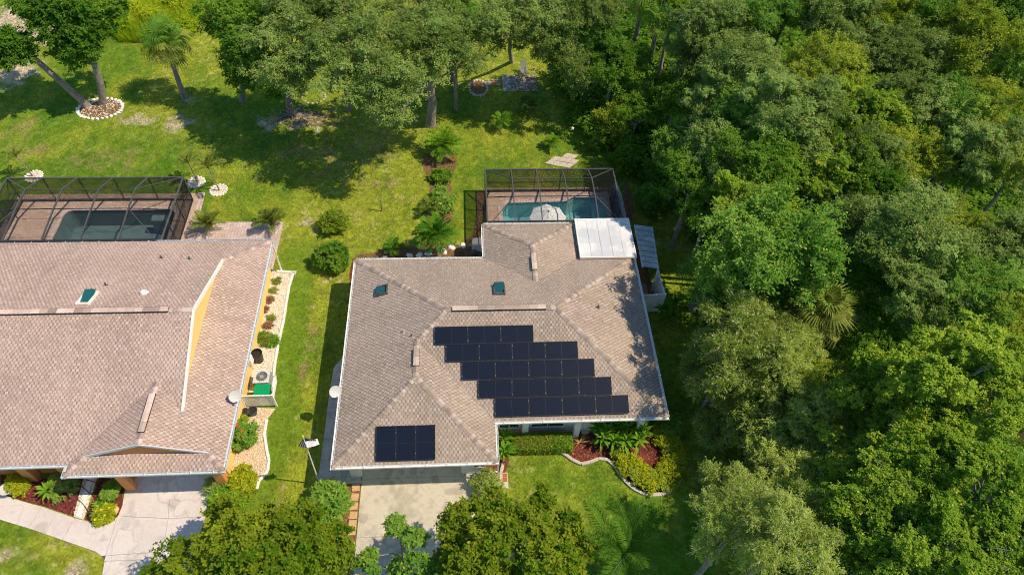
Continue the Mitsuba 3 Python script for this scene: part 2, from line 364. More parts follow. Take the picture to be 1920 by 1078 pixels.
slabs('driveway', drive_b, [[(-17.26, 13.6), (-17.26, 11.28)], [(-17.28, 11.35), (-15.33, 11.35)], [(-19.5, 11.55), (-12, 11.75)], [(-21.06, 14.09), (-21.29, 13.07)], [(-19.28, 13.52), (-19.49, 12.41)], [(-17.08, 13.49), (-14.75, 13.29), (-12.82, 13.33)], [(-14.99, 14.3), (-14.8, 13.3), (-14.65, 11.3)], [(-26, 15), (-22.6, 12)]], .05,
      'mat_pale_drive', 'pale pinkish concrete driveway and curving front walk of the orange-walled house')
path = poly([(-7.23, 22.44), (-7.68, 21.73), (-7.75, 19.59), (-7.74, 17.72), (-7.79, 14.79), (-5.56, 14.77), (-5.67, 15.53), (-6.36, 15.84), (-6.0, 15.0), (-5.9, 21.9), (-6.2, 22.6)])
slabs('path', path, [[(-9, y), (-5.0, y)] for y in (16.1, 17.3, 18.5, 19.7, 20.9)] + [[(-7.0, 14.2), (-7.0, 15.2)], [(-6.4, 14.2), (-6.4, 15.2)], [(-9, 15.15), (-5, 15.15)]], .05, 'mat_slab', 'grey concrete slab path along the shaded left wall of the solar-roofed house')

def bed(name, pts, mat, label, chipmat=None, density=160, size=.07, z=.012, stones=None, smoothn=0, seed=1):
    p = poly(smooth_poly(pts, smoothn) if smoothn else pts)
    key = struct(name, sheet(p, z), mat, label)
    rng = np.random.default_rng(seed)
    q = p.buffer(-.02)
    if chipmat:
        m, uv = flakes(scatter(q, density, rng), z + .002, size, rng)
        put('mulch_chips', m, chipmat, key, kind='stuff', uv=uv)
    if stones:
        m, uv = pebbles(scatter(q, density, rng), z, size, rng)
        put('gravel', m, stones, key, kind='stuff', uv=uv)
    return p
def curb(name, pts, label, cat='edging', w=.16, h=.11, mat='mat_stone', piece=.42, closed=False):
    """edging laid in short pieces along a curve"""
    k = thing(name, label, cat)
    ls = sg.LineString(pts + [pts[0]] if closed else pts)
    n = max(2, int(ls.length / piece))
    rng = np.random.default_rng(len(pts))
    for i in range(n):
        a, b = ls.interpolate(i * ls.length / n + .006), ls.interpolate((i + 1) * ls.length / n - .006)
        hh = h * (.9 + .2 * rng.random())
        put('edging_piece', bar((a.x, a.y, hh / 2), (b.x, b.y, hh / 2), w * (.9 + .2 * rng.random()), hh), mat, k)
    return k

# front garden of the solar-roofed house
FC = [(2.24, 16.24), (2.59, 16.38), (3.39, 16.5), (4.25, 16.44), (4.8, 16.22), (5.25, 15.78), (5.72, 15.46), (6.06, 15.39), (6.51, 15.58), (6.95, 15.69), (7.36, 15.55), (7.68, 15.18), (7.89, 14.7), (8.28, 14.1), (8.85, 13.71), (9.45, 13.6), (10.11, 13.69), (10.76, 14.16), (11.21, 14.79), (11.39, 15.54), (11.28, 16.41), (10.96, 17.05), (10.47, 17.61)]
FCs = [tuple(q) for q in smooth_poly(FC, 4, closed=False)]
bed('mulch_bed', FCs + [(9.9, 17.3), (1.35, 17.3), (1.35, 15.0), (1.75, 15.0)], 'mat_red_mulch', 'curving bed of red mulch along the front wall below the solar panels', 'mat_red_chip', 240, .085, seed=3)
curb('curb', FCs, 'cream concrete kerb snaking along the red front bed beside the lawn', 'kerb', .17, .12, 'mat_stone', .5)
curb('curb', [(1.75, 15.62), (1.62, 15.21), (1.53, 14.26), (1.41, 13.42), (.93, 12.5)], 'straight cream kerb between the front lawn and the red paver corner', 'kerb', .15, .12, 'mat_stone', .5)
bed('mulch_bed', [(0.66, 15.66), (1.64, 15.63), (1.38, 13.39), (0.55, 13.43), (1.0, 13.4)], 'mat_red_mulch', 'small rust red bed between the beige driveway and the straight kerb', 'mat_red_chip', 220, .08, seed=4)
bed('mulch_bed', [(-7.7, 14.71), (-5.61, 14.72), (-5.62, 11.19), (-5.84, 10.26), (-6.23, 11.21), (-7.1, 12.66), (-7.71, 13.49)], 'mat_brown_mulch', 'brown mulch strip left of the beige driveway with square pavers in it', 'mat_brown_chip', 220, .08, seed=5)
curb('curb', [(-7.77, 13.49), (-7.47, 13.21), (-7.05, 12.68), (-6.63, 12.17), (-6.26, 11.46), (-5.93, 10.7)], 'curved cream kerb by the dark bush left of the beige driveway', 'kerb', .14, .1, 'mat_stone', .45)
# beds at the back
bed('mulch_bed', [(-7.35, 29.65), (-7.13, 30.28), (-6.05, 30.45), (-4.88, 30.98), (-3.31, 30.96), (-2.2, 31.27), (-0.87, 31.1), (0.18, 30.9), (1.05, 30.51), (1.2, 28.0), (-6.2, 28.0)], 'mat_brown_mulch', 'brown mulch bed along the back eave with white stones', 'mat_brown_chip', 200, .08, seed=6)
bed('mulch_bed', [(-7.43, 28.63), (-7.34, 29.92), (-6.71, 30.09), (-6.78, 29.28), (-6.4, 27.2), (-6.4, 24.6), (-6.9, 24.6)], 'mat_red_mulch', 'red mulch strip behind the round dark bush at the back corner of the roof', 'mat_red_chip', 200, .08, seed=7)
bed('mulch_bed', [(0.75, 36.13), (1.32, 36.18), (1.18, 31.45), (1.3, 29.5), (.2, 29.0), (-0.09, 31.47), (0.49, 31.94), (0.7, 33.93)], 'mat_brown_mulch', 'brown mulch strip left of the right pool cage', 'mat_brown_chip', 200, .08, seed=8)
bed('mulch_bed', [(-3.2, 39.42), (-2.36, 40.3), (-1.06, 40.29), (-0.63, 39.11), (-1.05, 36.86), (-0.94, 33.95), (-1.3, 32.7), (-2.37, 32.97), (-2.84, 34.23), (-2.52, 36.6)], 'mat_brown_mulch', 'worn brown strip of mulch under the row of palms in the back lawn', 'mat_brown_chip', 120, .08, smoothn=3, seed=9)
bed('mulch_bed', [(11.33, 36.74), (11.79, 36.18), (11.72, 34.57), (11.43, 33.02), (10.94, 33.18)], 'mat_brown_mulch', 'ochre mulch strip outside the white edging right of the pool cage', 'mat_brown_chip', 220, .08, smoothn=3, seed=10)
struct('pavement', prism(poly([(10.32, 31.0), (10.32, 36.4), (10.93, 36.91), (11.04, 35.81), (11.08, 34.57), (11.05, 33.18), (11.1, 31.0)]), .004, .06), 'mat_slab', 'whitish concrete strip curving along the right side of the pool cage')
# neighbour's side garden
bed('gravel_bed', [(-11.9, 29.0), (-11.03, 28.79), (-11.09, 27.63), (-11.05, 25.11), (-11.1, 23.39), (-11.07, 21.82), (-10.96, 20.53), (-12.2, 20.2), (-12.3, 29.0)], 'mat_pale_gravel', 'bed of white shell stones along the yellow side wall', None, 330, .085, stones='mat_white_stone', seed=11)
bed('gravel_bed', [(-12.2, 19.35), (-10.55, 19.22), (-10.97, 18.45), (-10.97, 17.76), (-10.66, 16.74), (-10.47, 16.19), (-10.46, 15.63), (-10.8, 15.13), (-10.83, 14.65), (-11.55, 14.53), (-12.03, 14.33), (-12.55, 14.85), (-12.2, 15.2)], 'mat_tan_gravel', 'bed of tan stones below the white slatted screen', None, 330, .08, stones='mat_tan_stone', seed=12)
curb('stone_edging', [(-10.92, 28.7), (-11.03, 27.63), (-10.98, 25.11), (-11.04, 23.39), (-11.01, 21.82), (-10.87, 20.53)], 'row of white edging stones along the shell bed beside the narrow lawn', 'edging', .13, .1, 'mat_white', .22)
curb('stone_edging', [(-10.9, 18.55), (-10.91, 17.76), (-10.61, 16.74), (-10.41, 16.19), (-10.39, 15.57), (-10.74, 15.07), (-10.77, 14.62)], 'row of white edging stones round the tan bed beside the narrow lawn', 'edging', .13, .1, 'mat_white', .22)
# neighbour's front beds
bed('mulch_bed', [(-17.9, 15.6), (-19.6, 15.72), (-19.35, 13.57), (-20.95, 14.14), (-22.17, 14.51), (-22.89, 14.75), (-23.16, 14.87), (-23.34, 15.07), (-23.64, 15.87), (-21.8, 15.6)], 'mat_dark_mulch', 'dark red mulch bed left of the white stone strip', 'mat_dark_chip', 260, .085, seed=13)
bed('mulch_bed', [(-18.74, 15.84), (-17.38, 15.65), (-17.39, 14.66), (-17.2, 14.11), (-17.27, 13.52), (-17.56, 13.22), (-18.04, 13.16), (-18.76, 13.39)], 'mat_dark_mulch', 'dark red mulch bed between the white stone strip and the pale driveway', 'mat_dark_chip', 260, .085, seed=14)
strip = poly([(-19.54, 15.86), (-18.85, 15.84), (-18.84, 13.4), (-19.37, 13.57)])
key = struct('garden_path', sheet(strip, .016), 'mat_pale_gravel', 'narrow white path between the two dark red beds')
put('slab', prism(poly([(-19.29, 15.74), (-19.03, 15.73), (-19.0, 13.51), (-19.25, 13.57)]), .017, .055), 'mat_white', key)
m, uv = pebbles(scatter(strip, 380, RNG), .016, .07, RNG); put('gravel', m, 'mat_white_stone', key, kind='stuff', uv=uv)
struct('porch_floor', prism(poly([(-17.75, 15.45), (-17.3, 14.9), (-16.6, 15.0), (-16.6, 16.1), (-19.5, 16.1), (-19.5, 15.6)]), .004, .045), 'mat_slab', 'shaded grey porch floor beside the orange pillar')
# paver patio and strip behind the neighbour's house
struct('patio', prism(poly([(-18.37, 36.13), (-17.91, 36.12), (-17.76, 33.33), (-12.18, 33.26), (-12.19, 31.43), (-12.26, 29.08), (-12.0, 29.1), (-18.0, 29.1), (-18.25, 30), (-18.25, 35.9)]), .004, .044), 'mat_pale_paver', 'pinkish paver patio behind the tan roof of the neighbour')

# pool decks
DECK_A = poly([(1.3, 28.0), (10.3, 28.0), (10.3, 36.35), (1.3, 36.35)]).difference(POOL_A)
struct('pool_deck', prism(DECK_A, .004, .05), 'mat_deck', 'reddish paver deck inside the right pool cage')
DECK_B = poly([(-30.2, 28.5), (-18.2, 28.5), (-18.2, 36.05), (-30.2, 36.05)]).difference(POOL_B)
struct('pool_deck', prism(DECK_B, .004, .05), 'mat_deck', 'worn brown paver deck inside the left pool cage')
def pool(label, outline, mat, step, zw):
    k = thing('swimming_pool', label, 'swimming pool')
    ring = np.array(outline.exterior.coords)[:-1]
    if sg.LinearRing(ring).is_ccw: ring = ring[::-1]
    n = len(ring); v = np.vstack([np.c_[ring, np.full(n, .03)], np.c_[ring * 1.0, np.full(n, -1.45)]])
    i = np.arange(n); j = (i + 1) % n
    walls = tm(v, np.stack([i, j, j + n, i + n], 1))
    fl = sheet(outline, -1.45)
    put('basin', cat([walls, fl]), {'type': 'twosided', 'b': {'type': 'ref', 'id': mat}}, k)
    put('water', sheet(outline.buffer(-.003), zw), 'mat_water', k)
    put('coping', prism(outline.buffer(.26, join_style=2).difference(outline.buffer(-.03)), .052, .085), 'mat_pale_paver', k)
    put('step', step, mat, k)
    return k
pool('turquoise swimming pool with clipped corners under the right cage', POOL_A, 'mat_pool', cat([box(9.0, 9.74, 33.3, 35.3, -1.4, -.35), box(2.5, 3.0, 31.0, 34.3, -1.4, -.75)]), -.09)
pool('dull grey-green swimming pool with rounded corners under the left cage', POOL_B, 'mat_pool_dull', cat([rbox(-21.0, -20.0, 33.65, 34.2, -1.4, -.12, .04)]), -.09)
m, uv = flakes(np.array([(9.1, 34.1)]) + RNG.normal(0, .22, (60, 2)) * [1.6, .5], -.085, .09, RNG, .1)

# ---------------------------------------------------------------- roofs
SHG = np.random.default_rng(21)
def roof_plane(d, e0, s, ze=2.6):
    d = np.array(d, float)
    return lambda p: ze + s * (e0 - np.asarray(p)[..., 0] * d[0] - np.asarray(p)[..., 1] * d[1])
def deck_mesh(P, zf, t=.10):
    """the roof boarding: a slab lying under the shingles"""
    m = prism(P, 0, 1); v = np.array(m.vertices)
    top = v[:, 2] > .5
    v[:, 2] = zf(v[:, :2]) - np.where(top, .012, t)
    return tm(v, m.faces)
def shingle_mesh(P, d, e0, s, tone, ze=2.6, expo=.148):
    """laminated shingles of one roof face: staggered raised tabs over recessed ones, each its own piece, with a colour per piece"""
    d = np.array(d, float); u = np.array([-d[1], d[0]])
    cs = 1 / math.sqrt(1 + s * s); ew = expo * cs
    zf = roof_plane(d, e0, s, ze)
    c = np.array(P.exterior.coords)
    wu, uu = e0 - c @ d, c @ u
    V, F, C = [], [], []; nv = 0
    k0, k1 = int(math.floor(wu.min() / ew)) - 1, int(math.ceil(wu.max() / ew)) + 1
    shapely.prepare(P)
    quads = []
    for k in range(k0, k1):
        w0, w1 = k * ew, (k + 1) * ew
        x = uu.min() - (.5 * (k % 2) + .06 * SHG.random()) * .205
        raised = True
        while x < uu.max():
            j = .022 * (SHG.random() - .5); g = .072 + .02 * SHG.random()
            quads.append((x, x + .205 - g + j, w0, w1, True)); quads.append((x + .205 - g + j, x + .205, w0, w1, False)); x += .205
    q = np.array([t[:4] for t in quads]); up = np.array([t[4] for t in quads])
    corners = np.stack([q[:, [0, 2]], q[:, [1, 2]], q[:, [1, 3]], q[:, [0, 3]]], 1)       # (n,4,(u,w))
    xy = corners[..., :1] * u + (e0 - corners[..., 1:]) * d
    boxes = shapely.polygons(xy)
    inside = shapely.contains_properly(P, boxes); cross = shapely.intersects(P, boxes) & ~inside
    n = len(q)
    speck = SHG.random(n)
    patch = meshkit.noise(np.c_[xy[:, 0] * .45, np.zeros(n)], 3)
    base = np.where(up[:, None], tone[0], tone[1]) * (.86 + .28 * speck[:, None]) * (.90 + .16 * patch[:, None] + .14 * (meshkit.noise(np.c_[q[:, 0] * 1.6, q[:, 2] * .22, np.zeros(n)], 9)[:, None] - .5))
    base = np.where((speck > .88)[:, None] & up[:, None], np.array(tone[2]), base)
    # whole tabs: top, front edge, two sides
    sel = np.where(inside)[0]
    b = xy[sel]; z = zf(b)
    hi, lo = np.where(up[sel], .014, .006)[:, None], .001
    top = np.concatenate([b, (z + np.stack([hi[:, 0], hi[:, 0], np.full(len(sel), lo), np.full(len(sel), lo)], 1))[..., None]], -1)
    bot = np.concatenate([b[:, :2], (z[:, :2] - .012)[..., None]], -1)
    vv = np.concatenate([top, bot], 1)
    ff = np.array([[0, 1, 2], [0, 2, 3], [4, 5, 1], [4, 1, 0], [5, 2, 1], [4, 0, 3]])
    V.append(vv.reshape(-1, 3)); F.append((ff[None] + (np.arange(len(sel)) * 6)[:, None, None]).reshape(-1, 3)); C.append(np.repeat(base[sel], 6, 0)); nv = len(sel) * 6
    for i in np.where(cross)[0]:
        g = shapely.intersection(P, boxes[i])
        if g.geom_type != 'Polygon' or g.area < 1e-4: continue
        cc = np.array(g.exterior.coords)[:-1]
        if not sg.LinearRing(cc).is_ccw: cc = cc[::-1]
        m_ = len(cc)
        V.append(np.c_[cc, zf(cc) + (.010 if up[i] else .004)]); C.append(np.repeat(base[i:i + 1], m_, 0))
        F.append(np.array([[nv, nv + a, nv + a + 1] for a in range(1, m_ - 1)])); nv += m_
    V, F, C = np.vstack(V), np.vstack(F), np.vstack(C)
    m = tm(V, F)
    up_n = m.face_normals[:, 2]
    if up_n.mean() < 0: m.invert()
    return m, C
def cap_row(a, b, tone, n_off=.02, w=.15, step=.20):
    """a row of folded cap shingles along a hip or ridge from a to b (bottom to top)"""
    a, b = np.asarray(a, float), np.asarray(b, float); L = np.linalg.norm(b - a); t = (b - a) / L
    side = np.cross(t, [0, 0, 1.0]); side /= np.linalg.norm(side); n = np.cross(side, t)
    V, F, C = [], [], []
    k = int(L / step)
    for i in range(k):
        p0, p1 = a + t * (i * L / k - .02), a + t * ((i + 1) * L / k + .02)
        drop = .055
        pts = []
        for p, o in ((p0, n_off + .034), (p1, n_off)):
            pts += [p - side * w - n * drop + n * o, p + n * (o + .012), p + side * w - n * drop + n * o]
        pts += [pts[0] - n * .03, pts[1] - n * .03, pts[2] - n * .03]
        f = np.array([[0, 1, 4], [0, 4, 3], [1, 2, 5], [1, 5, 4], [6, 7, 1], [6, 1, 0], [7, 8, 2], [7, 2, 1]])
        V += pts; F.append(f + 9 * i)
        s = SHG.random(); col = np.array(tone[0]) * (.66 + .5 * s) if s < .75 else np.array(tone[2]) * (.9 + .2 * s)
        C += [col] * 9
    return tm(np.array(V), np.vstack(F)), np.array(C)
def join_col(parts):
    return cat([p[0] for p in parts]), np.vstack([p[1] for p in parts])
def vent_parts(a, b, key, tone, w=.30):
    """a shingle-over ridge vent: a raised run of cap pieces over dark louvred sides"""
    a, b = np.asarray(a, float), np.asarray(b, float); L = np.linalg.norm(b - a); t = (b - a) / L
    put('ridge_vent', bar(a + [0, 0, .055], b + [0, 0, .055], w + .03, .06), 'mat_black', key)
    side = np.cross(t, [0, 0, 1.0]); k = max(2, int(L / .42)); V, F, C = [], [], []
    for i in range(k):
        p0, p1 = a + t * i * L / k, a + t * ((i + 1) * L / k - .004)
        h = .096 + .006 * SHG.random()
        pts = [p0 - side * w / 2 + [0, 0, h - .01], p0 + [0, 0, h + .014], p0 + side * w / 2 + [0, 0, h - .01], p1 - side * w / 2 + [0, 0, h - .01], p1 + [0, 0, h + .014], p1 + side * w / 2 + [0, 0, h - .01]]
        V += pts; F.append(np.array([[0, 1, 4], [0, 4, 3], [1, 2, 5], [1, 5, 4]]) + 6 * i)
        C += [np.array(tone[0]) * (.62 + .85 * SHG.random())] * 6
    m = tm(np.array(V), np.vstack(F))
    if m.face_normals[:, 2].mean() < 0: m.invert()
    put('vent_cap', m, 'mat_shingle2', key, color=np.array(C))
scene['mat_shingle2'] = {'type': 'twosided', 'b': {'type': 'ref', 'id': 'mat_shingle'}}
def roof(house, faces, s, tone, hips, vents):
    base = []; key = numbered(house + '__roof')
    for d, e0, pts in faces:
        base.append(deck_mesh(poly(pts), roof_plane(d, e0, s)))
    scene[key] = shape(cat(base), 'mat_shingle_base')
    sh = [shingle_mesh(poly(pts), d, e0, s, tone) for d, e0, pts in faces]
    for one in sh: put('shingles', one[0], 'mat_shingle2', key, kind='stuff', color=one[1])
    caps = [cap_row(a, b, tone) for a, b in hips]
    m, c = join_col(caps); put('hip_cap', m, 'mat_shingle2', key, kind='stuff', color=c)
    for a, b in vents: vent_parts(a, b, key, tone)
    return key
def gutters(key, lines, mat, z=2.555):
    """box gutters with hangers along the eaves, fascia board behind them"""
    for a, b in lines:
        a, b = np.array([*a, 0.]), np.array([*b, 0.]); t = (b - a) / np.linalg.norm(b - a); o = np.array([t[1], -t[0], 0])   # outward = right of travel
        L = np.linalg.norm(b - a); g = []
        for w, h, off, zz in ((.012, .115, .125, z), (.115, .012, .065, z - .055), (.012, .14, .006, z)):
            g.append(bar(a + o * off + [0, 0, zz], b + o * off + [0, 0, zz], w, h))
        k = put('gutter', cat(g), mat, key)
        n = max(1, int(L / .95)); hs = []
        for i in range(n):
            p = a + t * (i + .5) * L / n
            hs.append(bar(p + o * .0 + [0, 0, z + .062], p + o * .135 + [0, 0, z + .062], .035, .01))
        put('hanger', cat(hs), 'mat_white', k, kind='stuff')

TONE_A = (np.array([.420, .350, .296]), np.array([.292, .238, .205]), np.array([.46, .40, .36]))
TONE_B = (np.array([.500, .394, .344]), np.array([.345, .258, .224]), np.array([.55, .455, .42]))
# ---------------------------------------------------------------- the solar-roofed house
HA = thing('house', 'single-storey house with a tan hip roof carrying rows of dark solar panels', 'house')
sA = 5 / 12
A_ = dict(left=((-1, 0), 6.57, [(-6.57, 14.54), (-2.635, 18.475), (-2.635, 20.625), (-1.115, 22.145), (-6.57, 27.6)]),
          gfront=((0, -1), -14.54, [(-6.57, 14.54), (1.30, 14.54), (-2.635, 18.475)]),
          gright=((1, 0), 1.30, [(1.30, 14.54), (1.30, 16.69), (-2.635, 20.625), (-2.635, 18.475)]),
          front=((0, -1), -16.69, [(1.30, 16.69), (10.14, 16.69), (4.685, 22.145), (-1.115, 22.145), (-2.635, 20.625)]),
          right=((1, 0), 10.14, [(10.14, 16.69), (10.14, 27.6), (4.685, 22.145)]),
          back=((0, 1), 27.6, [(-6.57, 27.6), (1.06, 27.6), (3.9, 24.76), (6.74, 27.6), (10.14, 27.6), (4.685, 22.145), (-1.115, 22.145)]),
          lleft=((-1, 0), -1.06, [(1.06, 30.4), (1.06, 27.6), (3.9, 24.76), (3.9, 27.56)]),
          lright=((1, 0), 6.74, [(6.74, 30.4), (6.74, 27.6), (3.9, 24.76), (3.9, 27.56)]),
          lback=((0, 1), 30.4, [(1.06, 30.4), (6.74, 30.4), (3.9, 27.56)]))
def zA(x, dist): return 2.6 + sA * dist
R1 = 2.6 + sA * 3.935; R2 = 2.6 + sA * 5.455; R3 = 2.6 + sA * 2.84
ROOF_A = roof(HA, list(A_.values()), sA, TONE_A,
     [((-6.57, 14.54, 2.6), (-2.635, 18.475, R1)), ((1.30, 14.54, 2.6), (-2.635, 18.475, R1)), ((-2.635, 18.475, R1), (-2.635, 19.05, R1)), ((-2.635, 20.1, R1), (-2.635, 20.625, R1)), ((-2.635, 20.625, R1), (-1.115, 22.145, R2)),
      ((-6.57, 27.6, 2.6), (-1.115, 22.145, R2)), ((10.14, 16.69, 2.6), (4.685, 22.145, R2)), ((10.14, 27.6, 2.6), (4.685, 22.145, R2)), ((-1.115, 22.145, R2), (-.8, 22.145, R2)), ((4.15, 22.145, R2), (4.685, 22.145, R2)),
      ((1.06, 30.4, 2.6), (3.9, 27.56, R3)), ((6.74, 30.4, 2.6), (3.9, 27.56, R3)), ((3.9, 27.56, R3), (3.9, 26.7, R3)), ((3.9, 25.6, R3), (3.9, 24.76, R3))],
     [((-2.635, 19.06, R1), (-2.635, 20.1, R1)), ((-.8, 22.145, R2), (4.15, 22.145, R2)), ((3.9, 25.62, R3), (3.9, 26.7, R3))])
eaveA = poly([(-6.57, 14.54), (1.30, 14.54), (1.30, 16.69), (10.14, 16.69), (10.14, 27.6), (6.74, 27.6), (6.74, 30.4), (1.06, 30.4), (1.06, 27.6), (-6.57, 27.6)])
put('soffit', prism(eaveA.buffer(-.02, join_style=2), 2.47, 2.498), 'mat_trim', HA)
gutters(HA, [((-6.57, 14.54), (1.42, 14.54)), ((1.30, 14.54), (1.30, 16.57)), ((1.30, 16.69), (10.26, 16.69)), ((10.14, 16.69), (10.14, 27.6)), ((1.06, 27.8), (1.06, 27.72)), ((1.06, 30.4), (1.06, 27.72)), ((-6.57, 27.6), (-6.57, 14.42)), ((6.74, 30.4), (1.06, 30.4)), ((.94, 27.6), (-6.57, 27.6))], 'mat_gutter')
wallA = poly([(-6.1, 15.1), (-5.55, 15.1), (-5.55, 15.72), (-.45, 15.72), (-.45, 15.1), (.8, 15.1), (.8, 17.3), (9.6, 17.3), (9.6, 27.1), (6.4, 27.1), (6.4, 29.9), (1.5, 29.9), (1.5, 27.1), (-6.1, 27.1)])
inner = wallA.buffer(-.18, join_style=2)
garage_hole = box(-5.0, .05, 14.9, 15.4, 0.02, 2.2)
W = prism(wallA.difference(inner), 0, 2.468)
put('wall', W, 'mat_wall', HA)
d_ = put('garage_door', box(-5.53, -.47, 15.68, 15.717, .05, 2.25), 'mat_trim', HA)
for i in range(4):
    for j in range(4): put('panel', rbox(-5.47 + j * 1.26, -4.33 + j * 1.26, 15.655, 15.682, .12 + i * .53, .56 + i * .53, .012), 'mat_trim', d_)
def window(x0, x1, y, z0, z1, house, mat='mat_trim'):
    k = put('window', cat([box(x0 - .06, x0, y - .05, y - .002, z0 - .06, z1 + .06), box(x1, x1 + .06, y - .05, y - .002, z0 - .06, z1 + .06), box(x0, x1, y - .05, y - .002, z1, z1 + .06), box(x0, x1, y - .05, y - .002, z0 - .06, z0), box((x0 + x1) / 2 - .02, (x0 + x1) / 2 + .02, y - .045, y - .002, z0, z1)]), mat, house)
    put('pane', box(x0, x1, y - .02, y - .001, z0, z1), 'mat_glass_dark', k)
window(-.02, .02, 15.1, 1.2, 1.3, HA) if False else None
for x0, x1 in ((1.6, 2.6), (3.3, 5.0), (6.6, 8.6)): window(x0, x1, 17.3, .8, 2.0, HA)
window(.20, .72, 15.1, .9, 1.5, HA)
for x in (2.78, 5.55, 8.92): put('pillar', rbox(x, x + .32, 16.95, 17.298, .0, 2.468, .015), 'mat_trim', HA)
put('downspout', cat([box(1.36, 1.43, 14.62, 14.70, .05, 2.5)]), 'mat_gutter', HA)
put('downspout', box(-6.62, -6.54, 27.25, 27.33, .05, 2.5), 'mat_gutter', HA)
def pipe_vent(x, y, z, key, r=.045, h=.28, mat='mat_dark_grey'):
    m = trimesh.creation.cylinder(r, h, sections=14); m.apply_translation((x, y, z + h / 2 - .03))
    b = trimesh.creation.cone(r * 2.2, .09, sections=14); b.apply_translation((x, y, z - .01))
    put('vent_pipe', cat([m, b]), mat, key)
pipe_vent(7.19, 22.83, 3.83, HA); pipe_vent(-3.38, 21.41, 3.93, HA, .04, .2, 'mat_stone'); pipe_vent(-2.95, 21.02, 4.12, HA, .03, .16)
def skylight(house, c, eu, ew, w, h, mat):
    """c: centre on the roof, eu: unit along the eave, ew: unit up the slope (3D)"""
    c, eu, ew = (np.asarray(v, float) for v in (c, eu, ew)); n = np.cross(eu, ew); n *= np.sign(n[2])
    fr = []
    for s_, half, L in ((eu, w, h), (-eu, w, h), (ew, h, w), (-ew, h, w)):
        along = ew if abs(s_ @ eu) > .5 else eu
        a = c + s_ * (half / 2 - .035) - along * (L / 2) + n * .06; b = c + s_ * (half / 2 - .035) + along * (L / 2) + n * .06
        fr.append(bar(a, b, .07, .16))
    k = put('skylight', cat(fr), mat, house)
    g = bar(c - eu * (w / 2 - .05) + n * .10, c + eu * (w / 2 - .05) + n * .10, h - .12, .02)
    put('pane', g, 'mat_glass_teal' if house == HB_NAME else 'mat_glass_dark', k)
HB_NAME = 'house_001'
up_b = np.array([0, -1, sA]) / math.hypot(1, sA); up_l = np.array([1, 0, sA]) / math.hypot(1, sA)
skylight(HA, (1.77, 23.93, 2.6 + sA * (27.6 - 23.93)), (1, 0, 0), up_b, .64, 1.1, 'mat_dark_grey')
skylight(HA, (-4.75, 24.62, 2.6 + sA * (6.57 - 4.75)), (0, 1, 0), up_l, .66, .72, 'mat_dark_grey')

# ---------------------------------------------------------------- the neighbour's house
HB = thing('house', 'orange and yellow house with a large pinkish tan gable roof, cut by the left edge', 'house')
sB = .37; zr = 2.6 + sB * 7.07; zg = 2.6 + sB * 3.62
B_ = [((1, 0), -11.75, [(-11.75, 14.55), (-11.75, 29.25), (-14.12, 26.88), (-14.12, 17.47), (-15.37, 18.72), (-15.37, 15.35), (-12.55, 15.35)]),
      ((-1, 0), 18.99, [(-18.99, 14.55), (-18.19, 15.35), (-15.37, 15.35), (-15.37, 18.72), (-18.99, 15.1)]),
      ((0, -1), -14.55, [(-18.99, 14.55), (-11.75, 14.55), (-13.1, 15.9), (-17.64, 15.9)]),
      ((0, -1), -15.1, [(-32, 15.1), (-18.99, 15.1), (-15.37, 18.72), (-14.0, 17.35), (-14.0, 22.17), (-32, 22.17)]),
      ((0, 1), 29.25, [(-32, 29.25), (-11.75, 29.25), (-14.0, 27.0), (-14.0, 22.17), (-32, 22.17)])]
ROOF_B = roof(HB, B_, sB, TONE_B, [((-11.75, 29.25, 2.6), (-14.0, 27.0, 2.6 + sB * 2.25)), ((-15.2, 22.17, zr), (-14.05, 22.17, zr)), ((-18.99, 14.55, 2.6), (-18.19, 15.35, 2.6 + sB * .8)), ((-11.75, 14.55, 2.6), (-12.55, 15.35, 2.6 + sB * .8)), ((-15.37, 18.0, zg), (-15.37, 18.7, zg)), ((-15.37, 15.4, zg), (-15.37, 15.95, zg))],
     [((-32, 22.17, zr), (-15.2, 22.17, zr)), ((-15.37, 15.95, zg), (-15.37, 18.0, zg))])
put('soffit', prism(poly([(-32, 15.1), (-18.99, 15.1), (-18.99, 14.55), (-11.75, 14.55), (-11.75, 29.25), (-32, 29.25)]).buffer(-.02, join_style=2), 2.47, 2.498), 'mat_trim', HB)
gutters(HB, [((-32, 15.1), (-19.12, 15.1)), ((-18.99, 15.1), (-18.99, 14.42)), ((-18.99, 14.55), (-11.62, 14.55)), ((-11.75, 14.55), (-11.75, 29.25)), ((-11.75, 29.25), (-32, 29.25))], 'mat_gutter_grey')
gw = lambda pts, x0, x1: (lambda m: m)(tm([(x, y, z) for x in (x0, x1) for y, z in pts], [[0, 1, 2]] + [[5, 4, 3]] + [[a, (a + 1) % 3 + 0, (a + 1) % 3 + 3] for a in range(3)] + [[a, (a + 1) % 3 + 3, a + 3] for a in range(3)]))
m = gw([(17.3, 3.36), (27.1, 3.36), (22.17, zr - .13)], -14.22, -14.122); m.fix_normals(); put('gable_wall', m, 'mat_yellow_wall', HB)
m = tm([(x, y, z) for y in (15.40, 15.48) for x, z in ((-18.0, 2.9), (-12.75, 2.9), (-15.37, zg - .06))], [[0, 1, 2], [5, 4, 3], [0, 3, 4], [0, 4, 1], [1, 4, 5], [1, 5, 2], [2, 5, 3], [2, 3, 0]]); m.fix_normals(); put('gable_wall', m, 'mat_orange_wall', HB, label='small orange gable over the garage')
for a, b in (((-13.98, 17.3, 2.6 + sB * 2.2 - .03), (-13.98, 22.17, zr - .03)), ((-13.98, 22.17, zr - .03), (-13.98, 27.02, 2.6 + sB * 2.23 - .03))): put('rake_board', bar(a, b, .085, .20), 'mat_white', HB)
